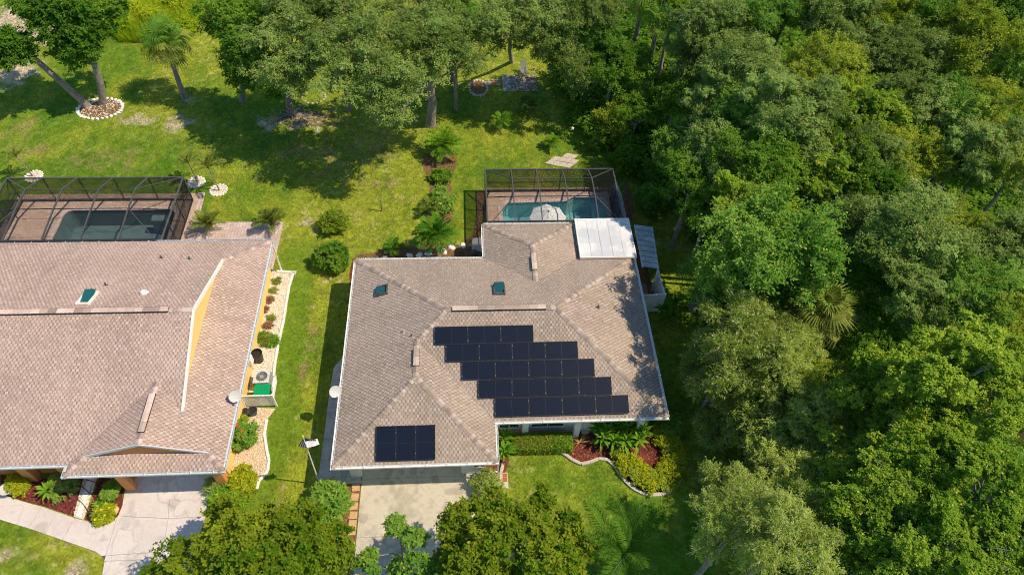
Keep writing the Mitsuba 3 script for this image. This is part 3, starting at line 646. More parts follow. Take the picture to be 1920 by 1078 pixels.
for a, b in (((-18.25, 15.33, 2.6 + sB * .74 - .03), (-15.37, 15.33, zg - .03)), ((-12.49, 15.33, 2.6 + sB * .74 - .03), (-15.37, 15.33, zg - .03))): put('rake_board', bar(a, b, .05, .15), 'mat_gutter_grey', HB)
wallB = poly([(-32, 15.9), (-19.4, 15.9), (-18.4, 15.9), (-18.4, 16.3), (-17.4, 16.3), (-17.4, 15.1), (-16.95, 15.1), (-16.95, 15.72), (-12.75, 15.72), (-12.75, 15.1), (-12.3, 15.1), (-12.3, 28.7), (-32, 28.7)])
put('wall', prism(wallB.difference(wallB.buffer(-.2, join_style=2)), 0, 2.468), 'mat_orange_wall', HB)
put('side_wall', box(-12.298, -12.22, 15.4, 28.7, .0, 2.466), 'mat_yellow_wall', HB, label='yellow side wall')
put('garage_door', box(-16.93, -12.77, 15.65, 15.717, .05, 2.25), 'mat_gutter_grey', HB)
for x in (-12.55, -17.15): put('pillar', rbox(x - .05, x + .45, 14.78, 15.02, 0, 2.466, .02), 'mat_orange_wall', HB)
for x in (-21.9, -20.0): put('pillar', rbox(x - .25, x + .25, 15.45, 15.85, 0, 2.466, .02), 'mat_orange_wall', HB)
put('downspout', cat([box(-11.72, -11.64, 28.95, 29.03, .05, 2.5)]), 'mat_white', HB)
pipe_vent(-17.5, 27.33, 3.31, HB, .05, .25); pipe_vent(-15.87, 27.17, 3.37, HB, .045, .25); pipe_vent(-19.34, 24.54, 4.34, HB, .05, .25); pipe_vent(-19.85, 24.1, 4.50, HB, .03, .2)
dm = lathe([(0, .22), (.10, .20), (.17, .13), (.19, .04), (.19, .0), (.23, -.02), (.26, -.05), (.001, -.06)]); dm.apply_translation((-17.06, 23.71, 4.66)); put('dome_vent', dm, 'mat_white', HB, smooth=40)
up_nb = np.array([0, -1, sB]) / math.hypot(1, sB)
skylight(HB, (-19.71, 23.25, 2.6 + sB * 6.0), (1, 0, 0), up_nb, .66, 1.25, 'mat_white')

# ---------------------------------------------------------------- solar panels
def rot_to(c, eu, ew):
    n = np.cross(eu, ew); M = np.eye(4); M[:3, 0], M[:3, 1], M[:3, 2], M[:3, 3] = eu, ew, n, c
    return T(M.tolist())
def panel_shapes(w, h):
    fr = cat([rbox(-w / 2, w / 2, -h / 2, -h / 2 + .025, 0, .04, .004), rbox(-w / 2, w / 2, h / 2 - .025, h / 2, 0, .04, .004), rbox(-w / 2, -w / 2 + .025, -h / 2 + .025, h / 2 - .025, 0, .04, .004), rbox(w / 2 - .025, w / 2, -h / 2 + .025, h / 2 - .025, 0, .04, .004)])
    g = tm([(-w / 2 + .024, -h / 2 + .024, .033), (w / 2 - .024, -h / 2 + .024, .033), (w / 2 - .024, h / 2 - .024, .033), (-w / 2 + .024, h / 2 - .024, .033)], [[0, 1, 2, 3]])
    uv = np.array([(0, 0), (1, 0), (1, 1), (0, 1.)])
    line = box(-.006, .006, -h / 2 + .026, h / 2 - .026, .0335, .0345) if w > h else box(-w / 2 + .026, w / 2 - .026, -.006, .006, .0335, .0345)
    return shape(fr, 'mat_black'), shape(g, 'mat_cells', uv=uv), shape(line, 'mat_cell_line')
CLAMP = shape(rbox(-.014, .014, -.022, .022, .02, .050, .005), 'mat_aluminium')
def mount(x0, x1, ydown, yup, plane, key):
    pass
ORD = ['first', 'second', 'third', 'fourth']
ROWN = ['top', 'second', 'third', 'fourth', 'bottom']
PS = panel_shapes(1.709, .938)
def add_panel(shapes, c, eu, ew, label, group, clamps):
    k = thing('solar_panel', label, 'solar panel', group)
    X = rot_to(c, eu, ew)
    for nm, sh in zip(('frame', 'cells', 'centre_line'), shapes): put(nm, {**sh, 'to_world': X}, None, k)
    for cx, cy in clamps: put('clamp', {**CLAMP, 'to_world': X @ T().translate([cx, cy, 0])}, None, k)
    for s_ in (-1, 1):   # standoffs to the roof
        put('rail', {**RAIL[shapes is PS], 'to_world': X @ T().translate([0, s_ * (.25 if shapes is PS else .5), -.0])}, None, k)
RAIL = {True: shape(box(-.86, .86, -.02, .02, -.085, -.002), 'mat_dark_grey'), False: shape(box(-.47, .47, -.02, .02, -.085, -.002), 'mat_dark_grey')}
eu, ew = np.array([1., 0, 0]), np.array([0, 1, sA]) / math.hypot(1, sA)
nA = np.cross(eu, ew)
for rI, (x0, yc, n) in enumerate([(-1.73, 20.82, 3), (-1.15, 19.98, 4), (-.34, 19.11, 4), (.49, 18.22, 4), (1.31, 17.33, 4)]):
    for i in range(n):
        x = x0 + 1.7175 * (i + .5)
        c = np.array([x, yc, 2.6 + sA * (yc - 16.69)]) + nA * .10
        lab = f"dark solar panel, {ORD[i]} from the left in the {ROWN[rI]} row of the big stepped array" if i < n - 1 else f"dark solar panel at the right end of the {ROWN[rI]} row of the big stepped array"
        add_panel(PS, c, eu, ew, lab, 'solar panels of the stepped array', [(-.858, -.3), (-.858, .3)] + ([(.858, -.3), (.858, .3)] if i == n - 1 else []))
PP = panel_shapes(.946, 1.66)
for i in range(3):
    x = -4.53 + .953 * (i + .5); yc = 15.48
    c = np.array([x, yc, 2.6 + sA * (yc - 14.54)]) + nA * .10
    add_panel(PP, c, eu, ew, f"dark upright solar panel above the garage, {('left', 'middle', 'right')[i]} one of three side by side", 'solar panels above the garage', [(-.477, -.5), (-.477, .5)] + ([(.477, -.5), (.477, .5)] if i == 2 else []))

# ---------------------------------------------------------------- pool cages
def quadmesh(pts):
    return tm(pts, [[0, 1, 2, 3]] if len(pts) == 4 else [[0, 1, 2]])
def cage(label, xs, prof, ends, mat, purlins, lightpurl='mat_light_bronze', beam_w=.07):
    """xs: x of the arched beams, both ends included; prof: (y, z) of an arched beam from the back wall to the house"""
    k = thing('pool_cage', label, 'pool cage')
    yb, zb = prof[0]; yh, zh = prof[-1]
    tops = {x: [(x, y, z) for y, z in prof] for x in xs[1:-1]}
    for x in xs[1:-1]:
        put('beam', cat([bar(a, b, beam_w, .09) for a, b in zip(tops[x][:-1], tops[x][1:])]), mat, k)
        put('post', bar((x, yb, .05), (x, yb, zb - .03), .05, .07), 'mat_bronze', k)
    for x in (xs[0], xs[-1]):
        put('post', bar((x, yb, .05), (x, yb, zb), .08), mat, k)
        put('top_rail', bar((x, yb, zb), (x, yh, zb), .09, .07), mat, k)
        put('sill_rail', bar((x, yb, .08), (x, yh, .08), .07, .06), 'mat_bronze', k)
        put('chair_rail', bar((x, yb, .95), (x, yh, .95), .05, .05), 'mat_bronze', k)
        for t in (.34, .68):
            yy = yb + (yh - yb) * t
            put('post', bar((x, yy, .05), (x, yy, zb - .03), .05, .07), 'mat_bronze', k)
        put('brace', bar((x, yb, zb), (x, yb + (yh - yb) * .34, .1), .03), 'mat_bronze', k)
    put('top_rail', bar((xs[0], yb, zb), (xs[-1], yb, zb), .09, .07), lightpurl, k)
    put('sill_rail', bar((xs[0], yb, .08), (xs[-1], yb, .08), .07, .06), 'mat_bronze', k)
    put('chair_rail', bar((xs[0], yb, .95), (xs[-1], yb, .95), .045, .045), 'mat_bronze', k) if purlins[2] else None
    put('super_gutter', bar((xs[0], yh, zh - .02), (xs[-1], yh, zh - .02), .12, .10), 'mat_bronze', k)
    for (y, z), m_ in zip(prof[1:-1], purlins[:2]):
        put('purlin', bar((xs[1], y, z), (xs[-2], y, z), .035, .05), m_, k)
    # screens: back wall bays, roof bays, hipped end bays, side walls
    sc = []
    for a, b in zip(xs[:-1], xs[1:]): put('screen', quadmesh([(a, yb, .08), (b, yb, .08), (b, yb, zb), (a, yb, zb)]), 'mat_screen', k)
    for a, b in zip(xs[1:-2], xs[2:-1]):
        for i in range(len(prof) - 1):
            put('screen', quadmesh([tops[a][i], tops[b][i], tops[b][i + 1], tops[a][i + 1]]), 'mat_screen_roof', k)
    for xe, xi in ((xs[0], xs[1]), (xs[-1], xs[-2])):
        put('screen', quadmesh([(xe, yb, .08), (xe, yh, .08), (xe, yh, zb), (xe, yb, zb)]), 'mat_screen', k)
        edge = [(xe, yb, zb)] + [(xe, yb + (yh - yb) * t, zb) for t in (.5, 1.)]
        inner_ = tops[xi]
        V = edge + list(inner_[1:])
        ne = len(edge)
        put('screen', quadmesh([edge[0], edge[0], inner_[1], inner_[0]]) if False else quadmesh([edge[0], inner_[0], inner_[1]]), 'mat_screen_roof', k)
        put('screen', quadmesh([edge[0], inner_[1], inner_[2] if len(inner_) > 2 else inner_[1], edge[1]]), 'mat_screen_roof', k)
        put('screen', quadmesh([edge[1], inner_[-2], inner_[-1], edge[2]]), 'mat_screen_roof', k)
        put('hip_bar', bar(edge[0], inner_[1], .05, .06), mat, k)
        put('hip_bar', bar(edge[1], inner_[-2], .035, .05), 'mat_bronze', k)
        put('brace', bar(edge[2], inner_[-2], .035, .05), mat, k)
    return k
cage('dark screened pool cage with arched grey beams behind the large left roof', [-29.65, -27.45, -25.22, -23.0, -20.78, -18.55], [(35.37, 2.15), (33.5, 2.92), (31.84, 2.86), (29.42, 2.62)], None, 'mat_light_bronze', ('mat_light_bronze', 'mat_bronze', False))
cage('dark screened pool cage with slim pale beams behind the solar-roofed house', [1.36, 3.09, 4.81, 6.59, 8.4, 10.15], [(35.95, 2.15), (34.35, 2.80), (32.6, 2.86), (30.58, 2.64)], None, 'mat_light_bronze', ('mat_light_bronze', 'mat_bronze', True))

# parasol in the pool cage
k = thing('parasol', 'round pale blue-white parasol with scalloped edge standing over the turquoise pool', 'parasol')
PC = np.array([5.35, 31.95, 1.95])
def parasol_mesh(R, z0, z1, n=8, rings=5, r0=0.0):
    V, F = [], []
    per = 8; N = n * per
    for i in range(rings + 1):
        t = r0 + (1 - r0) * i / rings
        for j in range(N):
            a = 2 * np.pi * j / N; q = (j % per) / per
            sag = 1 - .085 * (1 - abs(2 * q - 1) ** 2) * t
            V.append((R * t * sag * math.cos(a), R * t * sag * math.sin(a), z1 + (z0 - z1) * t ** 1.15 - .05 * (1 - abs(2 * q - 1)) * t))
    for i in range(rings):
        for j in range(N):
            F.append([i * N + j, i * N + (j + 1) % N, (i + 1) * N + (j + 1) % N, (i + 1) * N + j])
    return tm(V, F)
scene['mat_canopy'] = {'type': 'principledthin', 'base_color': {'type': 'rgb', 'value': [.88, .90, .92]}, 'roughness': .7, 'diff_trans': .3}
m = parasol_mesh(1.22, -.36, .12, r0=.22); m.apply_translation(PC); put('canopy', m, 'mat_canopy', k, smooth=20)
m = parasol_mesh(.42, .02, .20, r0=.02); m.apply_translation(PC); put('vent_flap', m, 'mat_canopy', k, smooth=20)
m = parasol_mesh(.075, .2, .26, r0=.1); m.apply_translation(PC); put('finial', m, 'mat_dark_grey', k)
put('pole', tube([PC + [0, 0, -3.3], PC + [0, 0, .2]], .025), 'mat_white', k)
for i in range(8):
    a = 2 * np.pi * i / 8
    put('rib', bar(PC + [.1 * math.cos(a), .1 * math.sin(a), .05], PC + [1.19 * math.cos(a), 1.19 * math.sin(a), -.385], .012), 'mat_white', k)

# ---------------------------------------------------------------- patio roof, shelter, white fence, chests (right of the house)
k = thing('patio_roof', 'flat white metal patio roof beside the pool cage, streaked and partly shaded', 'patio roof')
x0, x1, y0, y1, zz = 6.86, 10.2, 27.3, 30.42, 2.93
put('frame', cat([box(x0 - .06, x0, y0, y1, zz - .12, zz + .03), box(x1, x1 + .06, y0, y1, zz - .12, zz + .03), box(x0 - .06, x1 + .06, y1, y1 + .06, zz - .12, zz + .03), box(x0 - .06, x1 + .06, y0 - .06, y0, zz - .12, zz + .03)]), 'mat_white', k)
seams = np.linspace(x0, x1, 6)
for a, b in zip(seams[:-1], seams[1:]):
    put('roof_sheet', cat([box(a + .004, b - .004, y0, y1, zz - .09, zz), box(b - .02, b - .006, y0 + .02, y1 - .02, zz, zz + (.018 if b < x1 - .1 else .005))]), 'mat_patio_roof', k)
for x in (x0 + .1, x1 - .1):
    put('post', box(x - .04, x + .04, y1 - .1, y1 - .02, .05, zz - .09), 'mat_white', k)
for i in range(6):   # ribs along the right bay
    yy = y0 + .3 + i * .5
k = thing('shelter', 'narrow lean-to with blue-grey ribbed roof sheets beside the white patio roof', 'shelter')
c = [np.array(p) for p in ((10.68, 30.45, 2.38), (11.93, 30.35, 2.22), (11.70, 26.85, 2.22), (10.62, 26.92, 2.38))]
for i in range(8):
    t0, t1 = i / 8, (i + 1) / 8
    a0, a1, b0, b1 = c[0] + (c[3] - c[0]) * t0, c[0] + (c[3] - c[0]) * (t1 - .012), c[1] + (c[2] - c[1]) * t0, c[1] + (c[2] - c[1]) * (t1 - .012)
    N = 6; V = []
    for j in range(N + 1):
        s_ = j / N; h = .016 * math.cos(2 * np.pi * s_)
        V += [a0 + (a1 - a0) * s_ + [0, 0, h], b0 + (b1 - b0) * s_ + [0, 0, h], a0 + (a1 - a0) * s_ + [0, 0, h - .012], b0 + (b1 - b0) * s_ + [0, 0, h - .012]]
    F = [[4 * j, 4 * j + 4, 4 * j + 5, 4 * j + 1] for j in range(N)] + [[4 * j + 2, 4 * j + 3, 4 * j + 7, 4 * j + 6] for j in range(N)] + [[4 * j + 1, 4 * j + 5, 4 * j + 7, 4 * j + 3] for j in range(N)]
    m = tm(V, F); put('roof_sheet', m, {'type': 'twosided', 'b': {'type': 'ref', 'id': 'mat_shelter_roof'}}, k)
for p in (c[1], c[2]): put('post', box(p[0] - .12, p[0] - .04, p[1] - .05, p[1] + .05, 0, 2.18), 'mat_white', k)
put('rafter', bar(c[1] + [-.06, 0, -.04], c[2] + [-.06, 0, -.04], .05, .08), 'mat_trim', k)
put('rafter', bar(c[0] + [.04, 0, -.05], c[3] + [.04, 0, -.05], .05, .08), 'mat_trim', k)
k = thing('fence', 'short white vinyl fence closing off the bay under the lean-to roof', 'fence')
for a, b in (((10.55, 25.25), (11.85, 25.25)), ((11.85, 25.25), (11.78, 26.9))):
    a3, b3 = np.array([*a, 0]), np.array([*b, 0]); n = int(np.linalg.norm(b3 - a3) / .16)
    for i in range(n):
        p, q = a3 + (b3 - a3) * (i + .02) / n, a3 + (b3 - a3) * (i + .98) / n
        put('board', bar(p + [0, 0, .9], q + [0, 0, .9], .03, 1.62), 'mat_white', k)
    put('rail', bar(a3 + [0, 0, 1.75], b3 + [0, 0, 1.75], .06, .09), 'mat_white', k)
for p in ((11.86, 25.25), (11.78, 26.98)): put('post', cat([rbox(p[0] - .06, p[0] + .06, p[1] - .06, p[1] + .06, 0, 1.86, .01), trimesh.creation.cone(.09, .08, sections=4, transform=trimesh.transformations.translation_matrix((p[0], p[1], 1.86)))]), 'mat_white', k)
struct('bay_floor', box(10.5, 11.75, 25.3, 30.4, .004, .03), 'mat_brown_mulch', 'bare brown ground in the bay under the lean-to roof')
k = thing('chest', 'brown lidded storage chest in the bay behind the white fence', 'storage chest')
put('body', rbox(10.62, 11.18, 26.05, 27.0, .03, .62, .03), 'mat_chest', k); put('lid', rbox(10.6, 11.2, 26.03, 27.02, .625, .70, .03), 'mat_chest', k)
k = thing('crate', 'low brown wooden crate between the chest and the white fence', 'crate')
for i in range(4): put('slat', rbox(10.72, 11.2, 25.45 + i * .11, 25.54 + i * .11, .36, .385, .004), 'mat_wood', k)
put('frame', cat([box(10.72, 10.75, 25.45, 25.88, .02, .355), box(11.17, 11.2, 25.45, 25.88, .02, .355), box(10.75, 11.17, 25.45, 25.48, .02, .355), box(10.75, 11.17, 25.85, 25.88, .02, .355)]), 'mat_wood', k)
k = thing('hose_reel', 'grey hose reel box above the lean-to, beside the ochre mulch', 'hose reel')
put('body', rbox(11.15, 11.6, 31.0, 31.4, .25, .62, .05), 'mat_grey_plastic', k); put('stand', cat([box(11.18, 11.22, 31.0, 31.4, 0, .25), box(11.53, 11.57, 31.0, 31.4, 0, .25)]), 'mat_dark_grey', k)
d = trimesh.creation.cylinder(.17, .3, sections=20); d.apply_transform(trimesh.transformations.rotation_matrix(np.pi / 2, (0, 1, 0))); d.apply_translation((11.38, 31.2, .70)); put('drum', d, 'mat_steel', k)

# ---------------------------------------------------------------- small things round the houses
def dish(loc, label, az, foot):
    k = thing('satellite_dish', label, 'satellite dish')
    n = np.array([math.cos(az) * .72, math.sin(az) * .72, .69]); n /= np.linalg.norm(n)
    prof = [(r_, .55 * r_ * r_) for r_ in np.linspace(0.001, .30, 8)] + [(.31, .056), (.30, .048)]
    m = lathe(prof, 28); M = trimesh.geometry.align_vectors([0, 0, 1], n); m.apply_transform(M); m.apply_translation(loc)
    put('reflector', m, {'type': 'twosided', 'b': {'type': 'ref', 'id': 'mat_dish'}}, k, smooth=30)
    L = np.array(loc); low = np.cross(n, np.cross([0, 0, -1.0], n)); low /= np.linalg.norm(low); low *= 1 if low[2] < 0 else -1
    tip = L + n * .34 + low * .2
    put('arm', bar(L + low * .27 + n * .03, tip, .03), 'mat_grey_plastic', k)
    put('feed', rbox(tip[0] - .05, tip[0] + .05, tip[1] - .05, tip[1] + .05, tip[2] - .03, tip[2] + .05, .01), 'mat_white', k)
    put('mast', tube([np.array(foot), L - n * .03], .025), 'mat_grey_plastic', k)
dish((-6.80, 18.45, 3.0), 'pale satellite dish on the left eave of the solar-roofed house', math.radians(-60), (-6.60, 18.55, 2.56))
dish((-11.75, 18.3, 3.05), 'grey satellite dish on the right eave of the neighbouring house', math.radians(-60), (-11.85, 18.35, 2.6))

def sheet_flag(key, a, u, v, nu, nv, colour, name='flag'):
    pass
k = thing('flagpole', 'slim white flagpole by the grey slab path, carrying two flags', 'flagpole')
FB = np.array([-7.66, 14.79, 0.]); FT = FB + [.12, .1, 5.15]
put('pole', tube([FB, FB + (FT - FB) * .5, FT], [.035, .03, .02], 10), 'mat_white', k)
put('base', trimesh.creation.cylinder(.09, .12, sections=16, transform=trimesh.transformations.translation_matrix(FB + [0, 0, .06])), 'mat_steel', k)
b = trimesh.creation.icosphere(2, .05); b.apply_translation(FT + [0, 0, .04]); put('ball', b, 'mat_yellow', k, smooth=True)
def wavy(o, fly, drop, W_, H_, i0, i1, j0, j1, nu=10, nv=3, amp=.05):
    V, F = [], []
    for i in range(nu + 1):
        for j in range(nv + 1):
            s_ = i0 + (i1 - i0) * i / nu; t = j0 + (j1 - j0) * j / nv
            n = np.cross(fly, drop)
            V.append(o + fly * W_ * s_ + drop * H_ * t + n * amp * math.sin(s_ * 7 + t * 1.5) * s_ + np.array([0, 0, -.25]) * s_ * s_ * W_ * .6)
    for i in range(nu):
        for j in range(nv):
            a = i * (nv + 1) + j; F.append([a, a + nv + 1, a + nv + 2, a + 1])
    return tm(V, F)
k2 = thing('flag', 'small hanging flag of red and white stripes with a starred blue canton on the flagpole', 'flag')
o = FB + (FT - FB) * .97; fly = np.array([-.45, .12, -.88]); fly /= np.linalg.norm(fly); drop = np.cross(fly, [.2, -.96, .1]); drop /= np.linalg.norm(drop)
if drop[2] > 0: drop = -drop
drop = np.array([.55, .1, -.82]); drop -= fly * (drop @ fly); drop /= np.linalg.norm(drop)
for i in range(13):
    s0 = .4 if i < 7 else 0.
    put('stripe', wavy(o, fly, drop, .95, .6, s0, 1, i / 13, (i + 1) / 13, nv=1), 'mat_flag_red' if i % 2 == 0 else 'mat_flag_white', k2)
put('canton', wavy(o, fly, drop, .95, .6, 0, .4, 0, 7 / 13, nu=5), 'mat_flag_blue', k2)
st = []
for i in range(5):
    for j in range(4):
        s_, t = .04 + .08 * i, .06 + .125 * j
        p = o + fly * .95 * s_ + drop * .6 * t + np.cross(fly, drop) * (.05 * math.sin(s_ * 7 + t * 1.5) * s_) + np.array([0, 0, -.25]) * s_ * s_ * .95 * .6
        for sgn in (1, -1): q = p + sgn * np.cross(fly, drop) * .004; st.append(tm([q + fly * .012, q + drop * .012, q - fly * .012, q - drop * .012], [[0, 1, 2, 3]]))
put('stars', cat(st), 'mat_flag_white', k2, kind='stuff')
k3 = thing('flag', 'plain white flag flying from the flagpole beside the striped one', 'flag')
fly2 = np.array([.80, .22, .10]); fly2 /= np.linalg.norm(fly2); d2 = np.array([-.1, -.62, -.75]); d2 -= fly2 * (d2 @ fly2); d2 /= np.linalg.norm(d2)
put('cloth', wavy(FB + (FT - FB) * .90, fly2, d2, .56, .32, 0, 1, 0, 1, nu=12, nv=4), 'mat_flag_white', k3)

# air conditioner
k = thing('air_conditioner', 'square grey air conditioner with round fan guard in the neighbour\'s side bed', 'air conditioner')
ax, ay = -11.35, 20.75
put('pad', rbox(ax - .55, ax + .55, ay - .55, ay + .55, .01, .10, .02), 'mat_slab', k)
put('cabinet', rbox(ax - .4, ax + .4, ay - .4, ay + .4, .105, .84, .03), 'mat_dark_grey', k)
lou = []
for i in range(12): lou.append(cat([box(ax - .415, ax + .415, ay - .415, ay - .402, .15 + i * .055, .175 + i * .055), box(ax + .402, ax + .415, ay - .4, ay + .4, .15 + i * .055, .175 + i * .055)]))
for one in lou: put('louvre', one, 'mat_grey_plastic', k)
top = prism(sg.box(ax - .42, ay - .42, ax + .42, ay + .42).difference(sg.Point(ax, ay).buffer(.31)), .845, .90); put('top_plate', top, 'mat_dish', k)
rings = []
for r_ in (.08, .14, .20, .26, .31): rings.append(tube([(ax + r_ * math.cos(t), ay + r_ * math.sin(t), .90 + .05 * (1 - r_ / .31)) for t in np.linspace(0, 2 * np.pi, 33)], .006, 5, False))
for t in np.arange(12) * np.pi / 6: rings.append(bar((ax + .05 * math.cos(t), ay + .05 * math.sin(t), .95), (ax + .31 * math.cos(t), ay + .31 * math.sin(t), .90), .008))
put('fan_guard', cat(rings), 'mat_steel', k)
put('motor', trimesh.creation.cylinder(.10, .16, sections=18, transform=trimesh.transformations.translation_matrix((ax, ay, .80))), 'mat_steel', k)
for i in range(3):
    a = 2 * np.pi * i / 3
    bl = tm([(ax + .09 * math.cos(a), ay + .09 * math.sin(a), .80), (ax + .29 * math.cos(a - .25), ay + .29 * math.sin(a - .25), .78), (ax + .29 * math.cos(a + .45), ay + .29 * math.sin(a + .45), .84)], [[0, 1, 2]])
    put('fan_blade', bl, {'type': 'twosided', 'b': {'type': 'ref', 'id': 'mat_dish'}}, k)
def pot(x, y, r, h, mat, label, cat_='pot', soil='mat_black'):
    k = thing('pot', label, cat_)
    m = lathe([(r * .02, 0), (r * .75, 0), (r, h), (r * 1.06, h), (r * 1.06, h * 1.04), (r * .9, h * 1.04), (r * .86, h * .85), (.001, h * .85)], 22); m.apply_translation((x, y, .015)); put('vessel', m, mat, k, smooth=35)
    d = trimesh.creation.cylinder(r * .86, .02, sections=20); d.apply_translation((x, y, .015 + h * .86)); put('soil', d, soil, k)
    return k
pot(*(-11.93, 22.35), .30, .75, 'mat_black', 'tall black barrel above the air conditioner in the side bed', 'barrel')
pot(*(-12.06, 18.91), .22, .32, 'mat_dark_grey', 'left one of two dark pots below the white slatted screen')
pot(*(-11.68, 18.96), .25, .34, 'mat_navy', 'right, blue-black one of two pots below the white slatted screen')
k = thing('bucket', 'lime green bucket between the black barrel and the dark cover by the wall', 'bucket')
m = lathe([(.01, 0), (.16, 0), (.20, .38), (.215, .38), (.19, .39), (.15, .03), (.001, .03)], 20); m.apply_translation((*(-12.42, 22.91), .02)); put('vessel', m, 'mat_yellow', k, smooth=35)
put('handle', tube([((-12.42, 22.91)[0] + .2 * math.cos(t), (-12.42, 22.91)[1] + .03, .4 + .16 * math.sin(t)) for t in np.linspace(0, np.pi, 9)], .008, 5), 'mat_grey_plastic', k)
k = thing('hose_cover', 'dark folded cover leaning on the yellow side wall', 'cover')
gx, gy = (-12.44, 23.39); put('sheet', tm([(gx - .2, gy - .3, .02), (gx + .15, gy - .1, .02), (gx + .1, gy + .4, .7), (gx - .2, gy + .25, .75), (gx + .2, gy + .25, .02)], [[0, 1, 2], [0, 2, 3], [1, 4, 2]]), {'type': 'twosided', 'b': {'type': 'ref', 'id': 'mat_black'}}, k)
k = thing('screen_fence', 'white slatted privacy screen standing beside the green bin', 'screen')
fy = 19.38
for i in range(20):
    x = -12.1 + i * .079
    put('slat', rbox(x, x + .062, fy - .012, fy + .012, .08, 1.14, .004), 'mat_white', k)
put('rail', rbox(-12.15, -10.5, fy - .035, fy + .035, 1.142, 1.20, .008), 'mat_white', k); put('rail', rbox(-12.15, -10.5, fy + .014, fy + .05, .25, .32, .006), 'mat_white', k)
for x in (-12.2, -10.52): put('post', rbox(x - .05, x + .05, fy - .05, fy + .05, 0, 1.24, .01), 'mat_white', k)
put('side_rail', bar((-10.5, fy, 1.0), (-10.5, fy + 1.1, 1.0), .05, .3), 'mat_white', k)
k = thing('bin', 'wheeled bin with a bright green lid behind the white slatted screen', 'bin')
put('body', trimesh.convex.convex_hull(np.array([(-11.45, 19.55, .06), (-10.85, 19.55, .06), (-10.85, 20.1, .06), (-11.45, 20.1, .06), (-11.55, 19.5, .98), (-10.78, 19.5, .98), (-10.78, 20.15, .98), (-11.55, 20.15, .98)])), 'mat_green_lid', k)
put('lid', rbox(-11.58, -10.75, 19.47, 20.18, .985, 1.06, .03), 'mat_green_lid', k)
for x in (-11.5, -10.85): put('wheel', trimesh.creation.cylinder(.1, .05, sections=16, transform=trimesh.transformations.translation_matrix((x, 20.15, .1)) @ trimesh.transformations.rotation_matrix(np.pi / 2, (0, 1, 0))), 'mat_black', k)
k = thing('meter_box', 'white utility box on the wall between barrel and air conditioner', 'utility box')
put('box', rbox(-12.2, -12.0, 21.55, 21.95, .7, 1.3, .02), 'mat_white', k); put('conduit', tube([(-12.1, 21.75, .05), (-12.1, 21.75, .7)], .025), 'mat_white', k)
# white downspout extension on the lawn side
k = thing('drain_pipe', 'white drain pipe lying across the end of the shell bed by the roof corner', 'drain pipe')
put('pipe', tube([(-11.68, 28.99, .12), (-11.5, 28.95, .08), *[(*q, .08) for q in ((-11.94, 28.94), (-11.1, 28.83))]], .085, 10), 'mat_white', k); put('splash_block', rbox((-11.1, 28.83)[0] - .05, (-11.1, 28.83)[0] + .35, (-11.1, 28.83)[1] - .17, (-11.1, 28.83)[1] + .17, .01, .07, .02), 'mat_slab', k)

# square pavers beside the drive, pavers in the beds, stepping stones
k = tag(numbered('stepping_path'), 'line of square orange pavers along the left edge of the beige driveway', None, None, 'structure')
RS = np.random.default_rng(3)
for px_ in ((-5.83, 14.55), (-5.84, 14.05), (-5.84, 13.58), (-5.83, 13.12), (-5.83, 12.69), (-5.83, 12.32), (-5.82, 11.62)):
    x, y = px_; a = RS.normal(0, 2)
    m = rbox(-.19, .19, -.19, .19, 0, .055, .012)
    scene[numbered(k + '__paver')] = moved(shape(m, 'mat_orange_paver'), x, y, .006, a)
k = tag(numbered('paver_corner'), 'small floor of red pavers with two white ones between garage corner and kerb', None, None, 'structure')
for i in range(4):
    for j in range(4):
        x, y = .98 + i * .235, 14.82 - j * .24 + .0
        if j >= 2 and i < 4: continue
        put('paver', rbox(x, x + .222, y, y + .222, .012, .065, .01), 'mat_brick_red', k)
for p in ((0.89, 15.03), (1.28, 15.02)): put('paver', rbox(p[0] - .17, p[0] + .17, p[1] - .17, p[1] + .17, .012, .075, .012), 'mat_white', k, label='white square paver')
def stone(x, y, rx, ry, h, mat, rng):
    m = trimesh.creation.icosphere(1); v = np.array(m.vertices) * (rx, ry, h) * (1 + .22 * (rng.random((len(m.vertices), 1)) - .5)); v[:, 2] = np.clip(v[:, 2], -.02, h * .7)
    a = rng.random() * 6.28; v[:, :2] = v[:, :2] @ np.array([[math.cos(a), -math.sin(a)], [math.sin(a), math.cos(a)]]); return tm(v + (x, y, .02), m.faces)
for q, lab in (((-5.37, 29.93), 'white flat stone at the back eave, left of the spiky plant'), ((-3.7, 30.13), 'pale flat stone right of the spiky plant at the back eave'), ((-3.08, 30.16), 'pale upright flat stone second right of the spiky plant at the back eave'), ((-2.5, 30.25), 'pale stone just left of the palm at the back eave'),
               ((-1.49, 30.46), 'pale stone just right of the palm trunk at the back eave'), ((-0.97, 30.78), 'pale narrow stone right of the palm at the back eave'), ((-0.2, 30.95), 'round white stone by the paver steps near the pool cage corner')):
    k = thing('stepping_stone', lab, 'stone', 'stones along the back eave'); put('stone', stone(*q, .27, .18, .12, None, RS), 'mat_white', k, smooth=40)
k = thing('step', 'grey concrete step block at the inner corner by the pool cage', 'step'); 
for i, (a, b) in enumerate((((.35, 31.0), (1.15, 31.55)), ((.35, 30.35), (1.15, 30.92)))): put('slab', rbox(a[0], b[0], a[1], b[1], .005, .12 + .03 * i, .02), 'mat_slab', k)
k = thing('pool_pump', 'dark pool pump on a pad in the corner by the brown mulch', 'pool pump')
